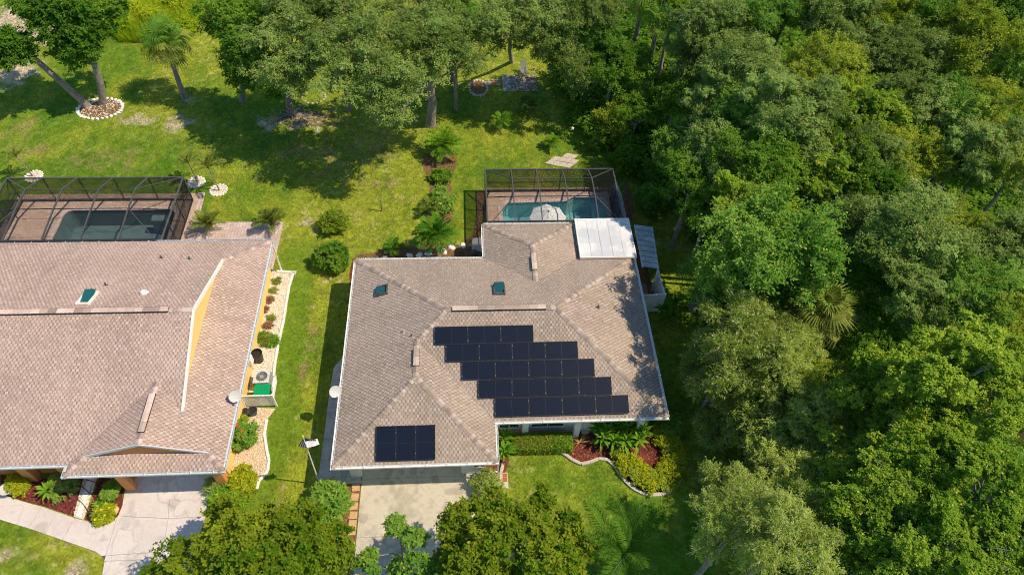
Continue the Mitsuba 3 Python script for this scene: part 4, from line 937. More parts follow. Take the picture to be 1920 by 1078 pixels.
put('pad', rbox(.2, 1.2, 29.0, 29.9, .01, .08, .02), 'mat_slab', k); put('motor', trimesh.creation.cylinder(.16, .5, sections=18, transform=trimesh.transformations.translation_matrix((.7, 29.4, .28)) @ trimesh.transformations.rotation_matrix(np.pi / 2, (0, 1, 0))), 'mat_black', k); put('filter', lathe([(.01, .08), (.22, .08), (.24, .7), (.15, .85), (.001, .9)], 20).apply_translation((.5, 29.75, 0)), 'mat_dark_grey', k, smooth=35)

def ring_of_stones(c, rx, ry, n, label, size, mat, rng, fill=None, name='stone_ring', gap=()):
    k = thing(name, label, 'stone ring')
    for i in range(n):
        if i in gap: continue
        a = 2 * np.pi * i / n
        put('stone', stone(c[0] + rx * math.cos(a), c[1] + ry * math.sin(a), size * (.8 + .5 * rng.random()), size * .75, size * .7, mat, rng), mat, k, smooth=50)
    if fill:
        e = sg.Point(0, 0).buffer(1); e = shapely.affinity.translate(shapely.affinity.scale(e, rx, ry), *c)
        put('bed', sheet(e, .011), fill[0], k)
        if fill[1]:
            m, uv = pebbles(scatter(e, fill[2], rng), .011, fill[3], rng); put('gravel', m, fill[1], k, kind='stuff', uv=uv)
    return k
import shapely.affinity
ring_of_stones((-27.69, 45.41), 1.62, 1.25, 30, 'oval ring of whitish stones round the two tree trunks in the back lawn', .15, 'mat_white', RS, ('mat_brown_mulch', 'mat_white_stone', 60, .09))
ring_of_stones((1.17, 48.04), .72, 1.05, 18, 'small round ring of brown edging stones in the shade behind the big oak', .15, 'mat_stone', RS, ('mat_brown_mulch', None))
ring_of_stones((-11.85, 46.82), .9, .8, 16, 'broken ring of pale stones under the left oak', .12, 'mat_stone', RS, None, gap=(3, 4, 5, 9))
for q, lab in (((-18.75, 37.2), 'white gravel tree ring farther from the paver patio, behind the left cage'), ((-17.06, 36.38), 'white gravel tree ring nearer the paver patio'), ((-29.87, 37.89), 'white gravel tree ring at the left behind the left cage')):
    ring_of_stones(q, .55, .55, 16, lab, .10, 'mat_white', RS, ('mat_pale_gravel', 'mat_white_stone', 420, .07))
# patio slabs in the garden
k = tag(numbered('garden_patio'), 'grey square slab patio strewn with dry leaves in the shade at the back', None, None, 'structure')
p0, p1 = np.array((3.15, 47.62)), np.array((5.95, 49.81))
nx, ny = 4, 3
for i in range(nx):
    for j in range(ny):
        a = p0 + (p1 - p0) * (i / nx, j / ny); b = p0 + (p1 - p0) * ((i + .97) / nx, (j + .97) / ny)
        put('slab', rbox(a[0], b[0], a[1], b[1], .004, .05 + .006 * RS.random(), .008), 'mat_slab', k)
m, uv = flakes(p0 + RS.random((420, 2)) ** [.6, 1] * (p1 - p0), .06, .13, RS, .3); put('leaf_litter', m, 'mat_litter_chip', k, kind='stuff', uv=uv)
k = tag(numbered('brick_path'), 'short path of orange bricks between the round ring and the grey slab patio', None, None, 'structure')
a, b = np.array((1.92, 48.4)), np.array((3.0, 49.28))
for i in range(6):
    for j in range(3):
        x, y = a + (b - a) * (i / 6, j / 3); put('brick', rbox(x, x + .19, y, y + .17, .004, .06 + .02 * RS.random(), .008), 'mat_terracotta' if RS.random() < .5 else 'mat_stone', k)
k = thing('garden_chair', 'grey slatted garden chair standing on the shaded slab patio', 'chair')
gx, gy = (4.93, 49.88)
for i in range(6): put('slat', bar((gx - .28, gy - .3 + i * .1, .38), (gx + .28, gy - .3 + i * .1, .38), .07, .02), 'mat_grey_plastic', k)
for i in range(5): put('back_slat', bar((gx - .24 + i * .12, gy + .3, .38), (gx - .24 + i * .12, gy + .62, 1.0), .08, .02), 'mat_grey_plastic', k)
for sx in (-.28, .28):
    put('leg', bar((gx + sx, gy - .28, .05), (gx + sx, gy - .28, .6), .05), 'mat_grey_plastic', k); put('leg', bar((gx + sx, gy + .3, .05), (gx + sx, gy + .3, .6), .05), 'mat_grey_plastic', k)
    put('armrest', bar((gx + sx, gy - .34, .61), (gx + sx, gy + .36, .61), .08, .025), 'mat_grey_plastic', k)
k = thing('garden_chair', 'toppled grey chair among the leaves on the slab patio', 'chair')
gx, gy = (4.03, 48.7)
for i in range(5): put('slat', bar((gx - .3 + i * .1, gy - .25, .12 + .05 * i), (gx - .3 + i * .1, gy + .25, .12 + .05 * i), .06, .02), 'mat_grey_plastic', k)
for sy in (-.26, .26): put('leg', bar((gx - .35, gy + sy, .08), (gx + .3, gy + sy, .45), .04), 'mat_grey_plastic', k); put('leg', bar((gx + .2, gy + sy, .05), (gx - .1, gy + sy, .5), .04), 'mat_grey_plastic', k)
# slab pile beyond the pool cage
k = tag(numbered('stone_path'), 'diagonal patch of worn beige slabs behind the right pool cage', None, None, 'structure')
o = np.array((5.86, 38.89)); ux = np.array((7.63, 38.41)) - o; uy = np.array((7.17, 40.18)) - o
for i in range(4):
    for j in range(3):
        if (i, j) in ((0, 2), (3, 2)): continue
        q = [o + ux * (i + da) / 4 + uy * (j + db) / 3 for da, db in ((0, 0), (.94, 0), (.94, .94), (0, .94))]
        put('slab', prism(poly(q), .004, .05 + .03 * RS.random()), 'mat_stone', k)
# little things on the lawn
k = thing('lawn_light', 'small round white garden light on the lawn left of the yellowish round tree', 'garden light')
b = trimesh.creation.icosphere(2, .13); b.apply_translation((*(8.27, 42.59), .28)); put('globe', b, 'mat_white', k, smooth=True); put('stake', tube([(*(8.27, 42.59), 0), (*(8.27, 42.59), .2)], .03), 'mat_black', k)
k = thing('marker_post', 'short leaning white post on the lawn by the left oak roots', 'post')
gx, gy = (-10.96, 42.4); put('post', bar((gx, gy, 0), (gx - .12, gy + .1, .65), .10), 'mat_white', k); put('cap', bar((gx - .12, gy + .1, .652), (gx - .125, gy + .104, .70), .12), 'mat_white', k)
k = thing('bird_bath', 'round grey disc of a bird bath beside the yellow bush in the dark red bed', 'bird bath')
gx, gy = (-22.77, 14.91); m = lathe([(.001, 0), (.16, 0), (.07, .08), (.06, .35), (.12, .40), (.33, .46), (.35, .50), (.32, .50), (.10, .44), (.001, .43)], 26); m.apply_translation((gx, gy, .01)); put('bowl', m, 'mat_dish', k, smooth=35)
k = thing('boulder', 'rounded orange boulder beside the yellow flowers in the dark red bed', 'boulder'); gx, gy = (-17.53, 13.72); put('rock', stone(gx, gy, .32, .24, .36, None, RS), 'mat_boulder', k, smooth=30)
# cable loops over the bed
k = thing('cable', 'thin black cable looping from the roof across the white strip', 'cable')
put('cable', tube(np.c_[smooth_poly([(*(-19.29, 15.49), .06), (*(-18.83, 15.27), .08), (*(-18.1, 14.99), .08)][0:3] and [(-19.32, 15.43), (-18.69, 15.24), (-18.05, 14.99)], 5, False), np.full(11, .07)], .018, 6), 'mat_black', k)
put('cable', tube(np.c_[smooth_poly([(-19.45, 15.1), (-18.91, 14.69), (-18.28, 14.28)], 5, False), np.full(11, .07)], .018, 6), 'mat_black', k)
put('cable', tube(np.c_[smooth_poly([(-19.45, 14.44), (-19.04, 14.12), (-18.51, 13.54)], 5, False), np.full(11, .07)], .018, 6), 'mat_black', k)
k = thing('lamp_post', 'low dark lamp beside the boulder in the dark red bed', 'garden light'); gx, gy = (-18.42, 13.59)
put('stem', tube([(gx, gy, .01), (gx, gy, .4)], .025), 'mat_black', k); put('shade', trimesh.creation.cone(.11, .09, sections=14, transform=trimesh.transformations.translation_matrix((gx, gy, .4))), 'mat_black', k)

# ---------------------------------------------------------------- foliage
def unit(v): return v / (np.linalg.norm(v, axis=-1, keepdims=True) + 1e-12)
def leaves(P, D, N, L, Wd, rng, clump=None, fold=.18):
    """one small folded leaf (two triangles) per point: P base, D direction, N facing"""
    n = len(P); N = unit(N); D = unit(D - (D * N).sum(1, keepdims=True) * N); S = np.cross(D, N)
    l = (L * (.65 + .7 * rng.random(n)))[:, None]; w = (Wd * (.65 + .7 * rng.random(n)))[:, None]
    a, b, c = P, P + D * l * .5 + S * w * .5 + N * w * fold, P + D * l
    d = P + D * l * .5 - S * w * .5 + N * w * fold
    v = np.stack([a, b, c, d], 1).reshape(-1, 3)
    i = np.arange(n)[:, None] * 4
    f = np.concatenate([i + [0, 1, 2], i + [0, 2, 3]], 0)
    uv = np.repeat(np.c_[rng.random(n), rng.random(n) if clump is None else clump], 4, 0)
    return tm(v, f), uv
def foliage(C, R, rng, twigs, nl, L, Wd, up=.35, shell=.45, jit=.10, flat=.8, leafup=.95, along=.6, grow=None):
    """leaf sprays: from each clump centre C (radius R) twigs run outwards and carry leaves along their outer part"""
    C, R = np.asarray(C, float), np.asarray(R, float); m = len(C)
    d = unit(rng.normal(size=(m, twigs, 3)) + [0, 0, up])
    if grow is not None: d = unit(d + grow[:, None])
    d[..., 2] *= flat
    ln = R[:, None] * (.75 + .5 * rng.random((m, twigs)))
    t = shell + (1 - shell) * rng.random((m, twigs, nl))
    P = C[:, None, None] + d[:, :, None] * (ln[..., None] * t)[..., None] + rng.normal(size=(m, twigs, nl, 3)) * (jit * R[:, None, None, None])
    out = np.broadcast_to(d[:, :, None], P.shape)
    D = unit(out * along + rng.normal(size=P.shape) * .55)
    N = unit(out * .4 + [0, 0, leafup] + rng.normal(size=P.shape) * .42)
    cl = np.broadcast_to(rng.random((m, 1, 1)), P.shape[:3])
    return leaves(P.reshape(-1, 3), D.reshape(-1, 3), N.reshape(-1, 3), L, Wd, rng, cl.reshape(-1))
def crown_clumps(rng, R, zc, H, boughs=9, per=9, cr=.25, low=-.25, spread=.60, sub=.52, gap=.29):
    """bough centres on a dome, clumps on each bough's upper side: masses with dark gaps between"""
    B = []
    for i in range(boughs):
        a = 2.4 * i + rng.random() * .8; z = low + (1 - low) * ((i + .5) / boughs) ** .8 * 1.0
        z = min(z, .95); rr = math.sqrt(max(0, 1 - z * z * .9)) * spread * (.8 + .4 * rng.random())
        B.append((R * rr * math.cos(a), R * rr * math.sin(a), zc + H * z * .62, R * sub * (.75 + .5 * rng.random())))
    B = np.array(B); C, Rr = [], []
    for bx, by, bz, br in B:
        d = unit(rng.normal(size=(per, 3)) + [0, 0, .35] + 0.5 * np.array([bx, by, 0]) / R)
        f = .55 + .5 * rng.random(per)
        C.append(np.c_[bx, by, bz] + d * f[:, None] * br * [1, 1, .8 * H / R]); Rr.append(R * cr * (.65 + .7 * rng.random(per)))
    C, Rr = np.vstack(C), np.hstack(Rr); keep = meshkit.noise(C * .75, int(R * 10) + per) > gap
    return B, C[keep], Rr[keep]
def trunk_mesh(rng, base, boughs, r0, fork, twig_to=None, k2=3, bend=.25):
    """tapered trunk to the fork, a limb to each bough, branches from the limbs to clumps"""
    base, fork = np.asarray(base, float), np.asarray(fork, float)
    mid = (base + fork) / 2 + rng.normal(size=3) * [bend * .5, bend * .5, 0]
    ms = [tube([base + [0, 0, -.15], base + (mid - base) * .12, mid, fork], [r0 * 1.7, r0 * 1.15, r0, r0 * .8], 9)]
    for b in boughs:
        b = np.asarray(b[:3], float); m1 = fork + (b - fork) * .45 + rng.normal(size=3) * .18 + [0, 0, -.1]
        ms.append(tube([fork - [0, 0, .1], m1, b], [r0 * .55, r0 * .34, r0 * .14], 6))
        if twig_to is not None:
            dd = np.linalg.norm(twig_to - b, axis=1)
            for j in np.argsort(dd)[:k2]:
                c = twig_to[j]; ms.append(tube([b + (m1 - b) * .3, (b + c) / 2 + rng.normal(size=3) * .08, c + (c - b) * .35], [r0 * .16, r0 * .1, .012], 4, False))
    return cat(ms)
KIND = {}
def tree_kind(name, seed, mat, L, Wd, twigs=16, nl=26, boughs=9, per=9, cr=.25, H=2.5, R=3.0, zc=6.5, dead=0, **kw):
    rng = np.random.default_rng(seed)
    fk = {a: kw.pop(a) for a in ('up', 'shell', 'jit', 'flat', 'leafup', 'along') if a in kw}
    B, C, Rr = crown_clumps(rng, R, zc, H, boughs, per, cr, **kw)
    m, uv = foliage(C, Rr, rng, twigs, nl, L, Wd, **fk)
    tr = cat([trunk_mesh(rng, (0, 0, 0), B, .19, (0, 0, zc - H * .75), C), tube([(0, 0, -9), (0, 0, -.1)], [.24, .22], 9)])
    g = {'type': 'shapegroup', 'trunk': shape(tr, 'mat_bark', 40), 'crown': shape(m, mat, uv=uv)}
    if dead:
        dm = []
        for j in range(dead):
            c = C[rng.integers(len(C))]; o = c * [.5, .5, 1] + [0, 0, -.6]
            e = c + (c - o) * .35 + rng.normal(size=3) * .25
            dm.append(tube([o, (o + e) / 2 + rng.normal(size=3) * .15, e], [.035, .022, .008], 4, False))
            for q in range(5):
                s_ = o + (e - o) * (.5 + .1 * q); dm.append(tube([s_, s_ + (e - o) * .22 + rng.normal(size=3) * .28], [.014, .005], 3, False))
        g['dead_branch'] = shape(cat(dm), 'mat_twig')
    scene[name] = g; KIND[name] = (R, zc, dead)
tree_kind('kind_oak_a', 1, 'mat_leaf_oak', .15, .075, twigs=18, nl=24, boughs=10, per=11, dead=3, flat=.6)
tree_kind('kind_oak_b', 2, 'mat_leaf_oak', .15, .075, twigs=18, nl=24, boughs=9, per=13, cr=.21, dead=2, flat=.6)
tree_kind('kind_oak_c', 3, 'mat_leaf_mid', .15, .08, twigs=18, nl=24, boughs=11, per=7, H=2.8)
tree_kind('kind_dark', 4, 'mat_leaf_dark', .17, .10, twigs=18, nl=22, boughs=9, per=8, cr=.27)
tree_kind('kind_maple_a', 5, 'mat_leaf_bright', .17, .12, twigs=14, nl=22, boughs=10, per=12, cr=.20, dead=5, leafup=1.2, gap=.38, spread=.68)
tree_kind('kind_maple_b', 6, 'mat_leaf_bright', .17, .12, twigs=14, nl=22, boughs=8, per=15, cr=.19, leafup=1.2, dead=4, gap=.38, spread=.68)
tree_kind('kind_willow_a', 7, 'mat_leaf_willow', .17, .045, twigs=26, nl=20, boughs=10, per=8, cr=.27, shell=.15, jit=.05, along=1.5, up=.9, H=3.0, dead=5)
tree_kind('kind_willow_b', 8, 'mat_leaf_willow', .17, .045, twigs=26, nl=20, boughs=8, per=10, cr=.26, shell=.15, jit=.05, along=1.5, up=.9, H=2.7, dead=6)
tree_kind('kind_willow_c', 17, 'mat_leaf_willow', .17, .045, twigs=26, nl=20, boughs=9, per=9, cr=.25, shell=.15, jit=.05, along=1.5, up=.9, H=2.3, zc=2.8, dead=6, low=-.1)
tree_kind('kind_yellow_a', 9, 'mat_leaf_yellow', .16, .09, twigs=16, nl=24, boughs=9, per=9, cr=.23)
tree_kind('kind_yellow_b', 10, 'mat_leaf_yellow', .15, .08, twigs=16, nl=24, boughs=10, per=7, cr=.25, H=2.8, dead=2)
RT = np.random.default_rng(77)
NAME = {'oak': 'oak_tree', 'dark': 'broadleaf_tree', 'maple': 'maple_tree', 'willow': 'willow_tree', 'yellow': 'broadleaf_tree'}
def forest_tree(t, kind, label, flat=1.0, group='trees of the wood'):
    x, y, z, R = t; R0, z0, dead = KIND['kind_' + kind]
    s = R / R0 * 1.15
    k = thing(NAME[kind.split('_')[0]], label, 'tree', group)
    scene[k] = {'type': 'instance', 'to_world': T().translate([x, y, z - z0 * s]).rotate([0, 0, 1], float(RT.random() * 360)).scale([s * (.92 + .16 * RT.random()), s * (.92 + .16 * RT.random()), s]), 'shapegroup': {'type': 'ref', 'id': 'kind_' + kind}}
    if dead: tag(k + '__dead_branch', kind='stuff')
    return k
forest_tree((15.54,47.34,7,1.78), 'maple_b', 'bright green tree at the top edge just right of the dark cabbage palms')
forest_tree((17.31,43.47,8,2.37), 'oak_a', 'olive tree near the top edge with bare grey twigs, right of the bright green one')
forest_tree((17.18,42.85,5.5,2.43), 'oak_b', 'rounded olive tree in front of the dark palms at the top left of the wood')
forest_tree((15.08,41.02,4,1.72), 'dark', "dark tree behind the yellowish round bush, at the wood's left edge")
forest_tree((20.45,43.69,8.5,2.31), 'oak_c', 'green tree at the top edge above the large pale olive tree')
forest_tree((17.94,37.75,8.5,2.18), 'oak_a', 'olive tree left of the large pale olive tree in the upper wood')
forest_tree((22.95,44.94,9,1.94), 'yellow_a', 'yellow-green tree at the very top edge of the wood, left of middle')
forest_tree((19.15,32.54,9,2.54), 'oak_b', 'large pale olive-green tree crown in the upper middle of the wood')
forest_tree((17.2,34.45,7.5,1.98), 'oak_c', 'green tree between the large pale olive crown and the yellowish bush')
forest_tree((15.81,35.9,7,1.68), 'oak_b', 'olive tree at the left edge of the wood above the reddish dead spray')
forest_tree((14.25,34.84,4.6,1.78), 'oak_c', 'tree with reddish dead spray at the wood edge right of the pool cage')
forest_tree((15.45,31.77,6.6,2.06), 'oak_a', 'olive tree deeper in the wood right of the pool cage')
forest_tree((25.24,42.6,9,2.36), 'oak_a', 'olive tree at the top edge in the middle of the wood')
forest_tree((22.8,37.06,9,2.17), 'yellow_b', 'olive-yellow tree above the large pale olive crown')
forest_tree((26.09,38.83,9,2.03), 'oak_b', 'olive tree with grey branches in the upper wood')
forest_tree((28.55,42.47,9.5,1.91), 'yellow_a', 'small yellow-topped tree near the top edge')
forest_tree((23.89,34.33,9,1.42), 'maple_a', 'bright green tree patch beside bare grey branches in the upper wood')
forest_tree((25.05,33.68,8.5,1.70), 'maple_b', 'bright leafy tree right of the bare grey branches')
forest_tree((31.75,42.85,9.5,2.31), 'oak_c', 'green tree at the top edge left of the yellow trees')
forest_tree((28.74,38.25,9,2.25), 'oak_a', 'greyish olive tree left of the yellow trees in the upper right')
forest_tree((33.1,41.23,9.5,2.20), 'yellow_b', 'yellow-green tree at the upper right')
forest_tree((33.45,37.97,10,2.39), 'yellow_a', 'brightest yellow tree in the upper right corner of the wood')
forest_tree((37.96,42.95,9.5,2.28), 'dark', 'dark green tree in the top right corner')
forest_tree((35.32,36.55,9,2.17), 'oak_c', 'green tree at the right edge below the top corner')
forest_tree((27.93,34.47,8.5,2.08), 'oak_b', 'grey-olive tree with bare limbs in the upper right wood')
forest_tree((30.16,33.68,8.5,2.00), 'oak_c', 'shaded green tree left of the yellow-topped one at right')
forest_tree((31.95,33.03,9,1.90), 'yellow_b', 'yellow-topped tree near the right edge, below the brightest one')
forest_tree((21.34,30.14,8,1.86), 'maple_a', 'bright vine-like green tree in the centre of the wood')
forest_tree((18.72,29.35,7.5,1.58), 'maple_b', 'bright green patchy tree above the big mid-green tree')
forest_tree((17.04,30.17,8,1.78), 'dark', 'dark green tree left of the bright vine-like one')
forest_tree((23.42,30.12,8,1.68), 'oak_a', 'olive tree right of the bright vine-like one')
forest_tree((26.0,30.68,7.5,1.79), 'yellow_b', 'yellowish olive tree above the dark gap in the wood')
forest_tree((29.32,31.3,6.5,1.92), 'dark', 'dark tree in the shadowed gap at the right')
forest_tree((30.17,29.51,8.5,2.14), 'oak_b', 'olive tree at the right above the pale grey one')
forest_tree((30.87,28.04,9,1.38), 'yellow_a', 'yellow-green tree cut by the right edge, upper half')
forest_tree((15.42,27.63,7.5,1.53), 'maple_a', 'bright green tree at the wood edge right of the shelter')
forest_tree((17.08,26.98,7.5,1.21), 'maple_b', 'small bright green crown on top of the big mid-green tree')
forest_tree((15.61,22.9,7.5,3.06), 'oak_c', 'big mid-green tree bulging over the side lawn opposite the shelter')
forest_tree((14.61,22.74,5.5,1.46), 'dark', 'darker low tree below the big mid-green one')
forest_tree((21.61,26.43,6.5,1.55), 'oak_a', 'olive tree beside the dark gap in mid wood')
forest_tree((23.31,27.97,7.5,1.51), 'dark', 'dark tree above the gap in mid wood')
forest_tree((23.0,23.18,8.5,2.40), 'oak_a', 'broad olive-green tree right of the dark gap')
forest_tree((25.54,23.7,8.5,1.57), 'yellow_b', 'tree with yellow-tipped boughs right of the broad olive one')
forest_tree((27.21,22.12,9,1.63), 'oak_b', 'pale grey-green tree at the right edge, mid height')
forest_tree((22.56,19.92,8,1.80), 'oak_b', 'dull olive tree below the broad one right of the gap')
forest_tree((24.6,19.33,8.5,1.77), 'oak_c', 'dull green tree near the right edge at mid height')
forest_tree((25.43,18.15,9,1.25), 'yellow_a', 'yellowish tree cut by the right edge, mid height')
forest_tree((21.77,22.2,6,1.47), 'dark', 'dark small tree right of the fan palm')
forest_tree((20.81,19.12,5.5,1.52), 'dark', 'dark shaded tree above the bright maples')
forest_tree((13.6,18.71,6,2.06), 'willow_a', 'grey-green streaky tree opposite the solar array, uppermost of the streaky ones')
forest_tree((15.57,17.91,4.6,1.93), 'willow_b', 'olive streaky tree just below the fan palm')
forest_tree((17.03,16.27,5.5,1.37), 'yellow_b', 'dull yellowish tree below the fan palm')
forest_tree((15.42,17.15,2.1,2.01), 'willow_a', 'grey-green streaky tree opposite the lower right roof corner')
forest_tree((15.96,15.63,3.2,2.13), 'willow_a', 'tall grey-green streaky tree in the middle of the streaky row')
forest_tree((15.02,14.43,2,1.60), 'willow_c', 'grey-green streaky tree beside the golden shrubs')
forest_tree((15.32,12.71,3.8,1.89), 'willow_b', 'olive streaky tree below the middle of the streaky row')
forest_tree((10.44,9.23,7.4,1.66), 'willow_b', 'grey-green streaky tree near the bottom edge beside the front lawn')
forest_tree((11.26,8.05,9,1.59), 'willow_a', 'wide grey-green streaky tree at the bottom edge')
forest_tree((19.31,15.57,6.6,1.75), 'maple_a', 'rounded bright green maple, leftmost of the upper pair')
forest_tree((18.58,14.68,5,1.31), 'maple_b', 'smaller bright maple below left of the rounded one')
forest_tree((18.78,13.38,7.4,1.49), 'maple_b', 'bright maple below the rounded one with bare twigs')
forest_tree((20.66,14.46,10,1.95), 'maple_b', 'large bright green maple, rightmost of the upper pair')
forest_tree((21.85,13.19,9.5,1.66), 'maple_a', 'large bright maple near the right edge')
forest_tree((24.08,15.53,9,1.23), 'maple_b', 'bright maple cut by the right edge above the large ones')
forest_tree((17.14,12.16,5.8,1.41), 'maple_a', 'bright maple with grey bare branches at the lower left of the maples')
forest_tree((17.29,10.74,8.5,1.46), 'maple_a', 'bright maple with a reddish spray in the lower right wood')
forest_tree((18.99,11.14,9,1.46), 'maple_b', 'bright maple in the middle of the lower right wood')
forest_tree((17.4,9.01,9,1.50), 'maple_a', 'bright maple in the lower right wood near the bottom')
forest_tree((15.46,8.86,8.5,1.38), 'maple_b', 'green maple beside the streaky trees near the bottom edge')
forest_tree((14.05,7.87,8,1.20), 'maple_a', 'green maple at the bottom edge right of the streaky trees')
forest_tree((15.63,7.3,9,1.32), 'maple_b', 'green maple at the bottom edge in the lower right')
forest_tree((17.1,7.3,10,1.48), 'maple_a', 'bright maple at the bottom edge near the corner')
forest_tree((19.23,8.77,10,1.54), 'maple_b', 'yellow-green maple near the lower right corner')
forest_tree((18.96,6.85,10,1.28), 'maple_a', 'bright maple in the bottom right corner')
forest_tree((24.43,12.33,6,0.99), 'dark', 'dark tree in the gap at the lower right edge')
forest_tree((15.27,10.23,6,1.20), 'dark', 'dark low tree between streaky trees and maples')
forest_tree((16.25,13.98,4.2,1.56), 'willow_b', 'olive streaky tree between the streaky row and the small maple')
forest_tree((14.29,28.35,5.5,1.41), 'dark', 'dark tree at the edge of the side lawn above the big mid-green tree')
forest_tree((13.68,30.56,6,1.57), 'dark', 'dark tree at the wood edge above the side lawn')
forest_tree((11.0,44.15,4.5,1.91), 'dark', 'dark low tree below the dark cabbage palms')
forest_tree((12.51,40.79,3,1.41), 'dark', 'dark low tree right of the yellowish round bush')
forest_tree((10.23,45.93,6,1.75), 'oak_c', 'green tree left of the dark cabbage palms at the top')
forest_tree((9.57,46.96,7.5,1.73), 'oak_a', 'olive tree at the top edge left of the dark cabbage palms')
forest_tree((-8.9,45.07,9,2.00), 'oak_b', 'olive oak at the top edge between the two spreading oaks')
forest_tree((-0.63,45.22,9,1.90), 'oak_c', 'green oak at the top edge right behind the big spreading oak')
forest_tree((16.8,13.06,4.4,1.17), 'willow_b', 'olive streaky tree squeezed between the streaky row and the maples')
forest_tree((13.48,9.48,7,1.10), 'willow_a', 'grey-green streaky tree at the bottom beside the maples')
forest_tree((16.27,15.56,5.5,1.30), 'willow_b', 'olive streaky tree right of the upper streaky trees')
forest_tree((12.82,16.55,1.3,1.03), 'willow_c', 'low grey-green bushy tree at the edge of the shaded side lawn')
forest_tree((12.62,17.88,3.2,1.13), 'willow_c', 'low streaky bush opposite the middle of the right eave')
forest_tree((12.59,19.8,2.2,1.01), 'willow_c', 'lowest streaky bush at the edge of the shaded side lawn')
forest_tree((21.39,14.58,7,1.50), 'oak_c', 'mid-green tree wedged between the bright maples')
forest_tree((20.07,13.27,6.5,1.24), 'dark', 'dark tree wedged between the bright maples')
forest_tree((21.11,11.05,8,1.37), 'oak_c', 'mid-green tree under the bright maples near the right edge')
forest_tree((21.72,24.24,4.4,1.37), 'oak_c', 'mid-green tree above the yellow-green fan palm')
forest_tree((24.57,34.28,7,1.54), 'oak_c', 'mid-green tree between the bright patches of the upper wood')
forest_tree((21.45,33.25,7,1.58), 'dark', 'dark tree behind the large pale olive crown')
forest_tree((25.05,28.16,6,1.50), 'oak_c', 'mid-green tree above the broad olive one')
forest_tree((12.63,13.65,1.2,1.04), 'willow_c', 'low grey-green bush below right of the golden shrubs')
forest_tree((16.08,18.95,5.2,1.56), 'willow_b', 'olive streaky tree left below the yellow-green fan palm')
forest_tree((16.0,20.88,4.6,1.28), 'willow_a', 'small streaky tree just left of the smaller fan palm')
forest_tree((12.99,19.92,3.6,1.27), 'willow_a', 'grey-green streaky bush opposite the right side of the roof')
forest_tree((14.57,17.59,4.4,1.54), 'willow_b', 'streaky tree in the gap between the two upper streaky crowns')
forest_tree((11.99,11.12,4.6,1.45), 'willow_a', 'streaky tree at the lawn edge below the golden shrubs')
forest_tree((15.78,12.23,4.6,1.09), 'dark', 'dark low tree at the lower gap between streaky trees and maples')

# understorey of the wood
rngU = np.random.default_rng(5)
Cu = np.c_[rngU.normal(0, .45, (14, 2)), .3 + .5 * rngU.random(14)]
m, uv = foliage(Cu, .35 + .25 * rngU.random(14), rngU, 12, 14, .20, .10, up=.6)
scene['kind_undergrowth'] = {'type': 'shapegroup', 'foliage': shape(m, 'mat_leaf_dark', uv=uv)}
WOOD = poly([(15.2, 6), (34, 4), (62, 66), (8, 62), (8, 46), (10.6, 40), (13.2, 36), (16.5, 30)])
pts = scatter(WOOD, .30, rngU)
tag('undergrowth', 'dark low undergrowth covering the floor of the wood', 'undergrowth', None, 'stuff')
for i, (x, y) in enumerate(pts):
    s = .8 + 1.1 * rngU.random()
    scene[f'undergrowth__{i + 1:03d}'] = {'type': 'instance', 'to_world': T().translate([float(x), float(y), 0]).rotate([0, 0, 1], float(rngU.random() * 360)).scale([s, s, s]), 'g': {'type': 'ref', 'id': 'kind_undergrowth'}}

# ---------------------------------------------------------------- the yard's own trees, each built for its place
def yard_tree(name, label, base, fork, r0, blobs, mat, L, Wd, seed, per=10, cr=.85, twigs=16, nl=24, dead=0, extra=None, hole=.26, **fk):
    """blobs: bough centres x, y, z, radius in the world"""
    rng = np.random.default_rng(seed); k = thing(name, label, 'tree')
    C, Rr = [], []
    for bx, by, bz, br in blobs:
        n = max(6, int(1.75 * per * br * br / 3.2))
        d = unit(rng.normal(size=(n, 3)) + [0, 0, .3]); f = .4 + .6 * rng.random(n)
        C.append(np.array([bx, by, bz]) + d * f[:, None] * br * [1, 1, .75]); Rr.append(cr * (.6 + .8 * rng.random(n)))
    C, Rr = np.vstack(C), np.hstack(Rr)
    keep = meshkit.noise(C * .62 + seed, 4) > hole; C, Rr = C[keep], Rr[keep]
    tr = trunk_mesh(rng, (*base, 0), blobs, r0, fork, C, 3)
    put('trunk', tr, 'mat_bark', k, smooth=40)
    m, uv = foliage(C, Rr, rng, twigs, nl, L, Wd, **fk)
    put('crown', m, mat, k, uv=uv)
    if extra is not None:
        c2, mat2, n2 = extra
        m, uv = foliage(c2, np.full(len(c2), .55), rng, n2, 16, L, Wd, **fk); put('dry_spray', m, mat2, k, uv=uv, kind='stuff', label='sprays of reddish brown dry leaves')
    if dead:
        dm = []
        for j in range(dead):
            c = C[rng.integers(len(C))]; f0 = np.asarray(fork); o = c + (f0 - c) * .25; e = c + (c - f0) * .10 + rng.normal(size=3) * .3
            dm.append(tube([o, (o + e) / 2 + rng.normal(size=3) * .12, e], [.03, .02, .007], 4, False))
            for q in range(4): s_ = o + (e - o) * (.5 + .12 * q); dm.append(tube([s_, s_ + (e - o) * .2 + rng.normal(size=3) * .25], [.012, .005], 3, False))
        put('bare_branch', cat(dm), 'mat_twig', k, kind='stuff')
    return k
def B(t): x, y, z, R = t; return (x, y, z, R)
plain('mat_leaf_dry', (.24, .12, .06), .8, two=True)
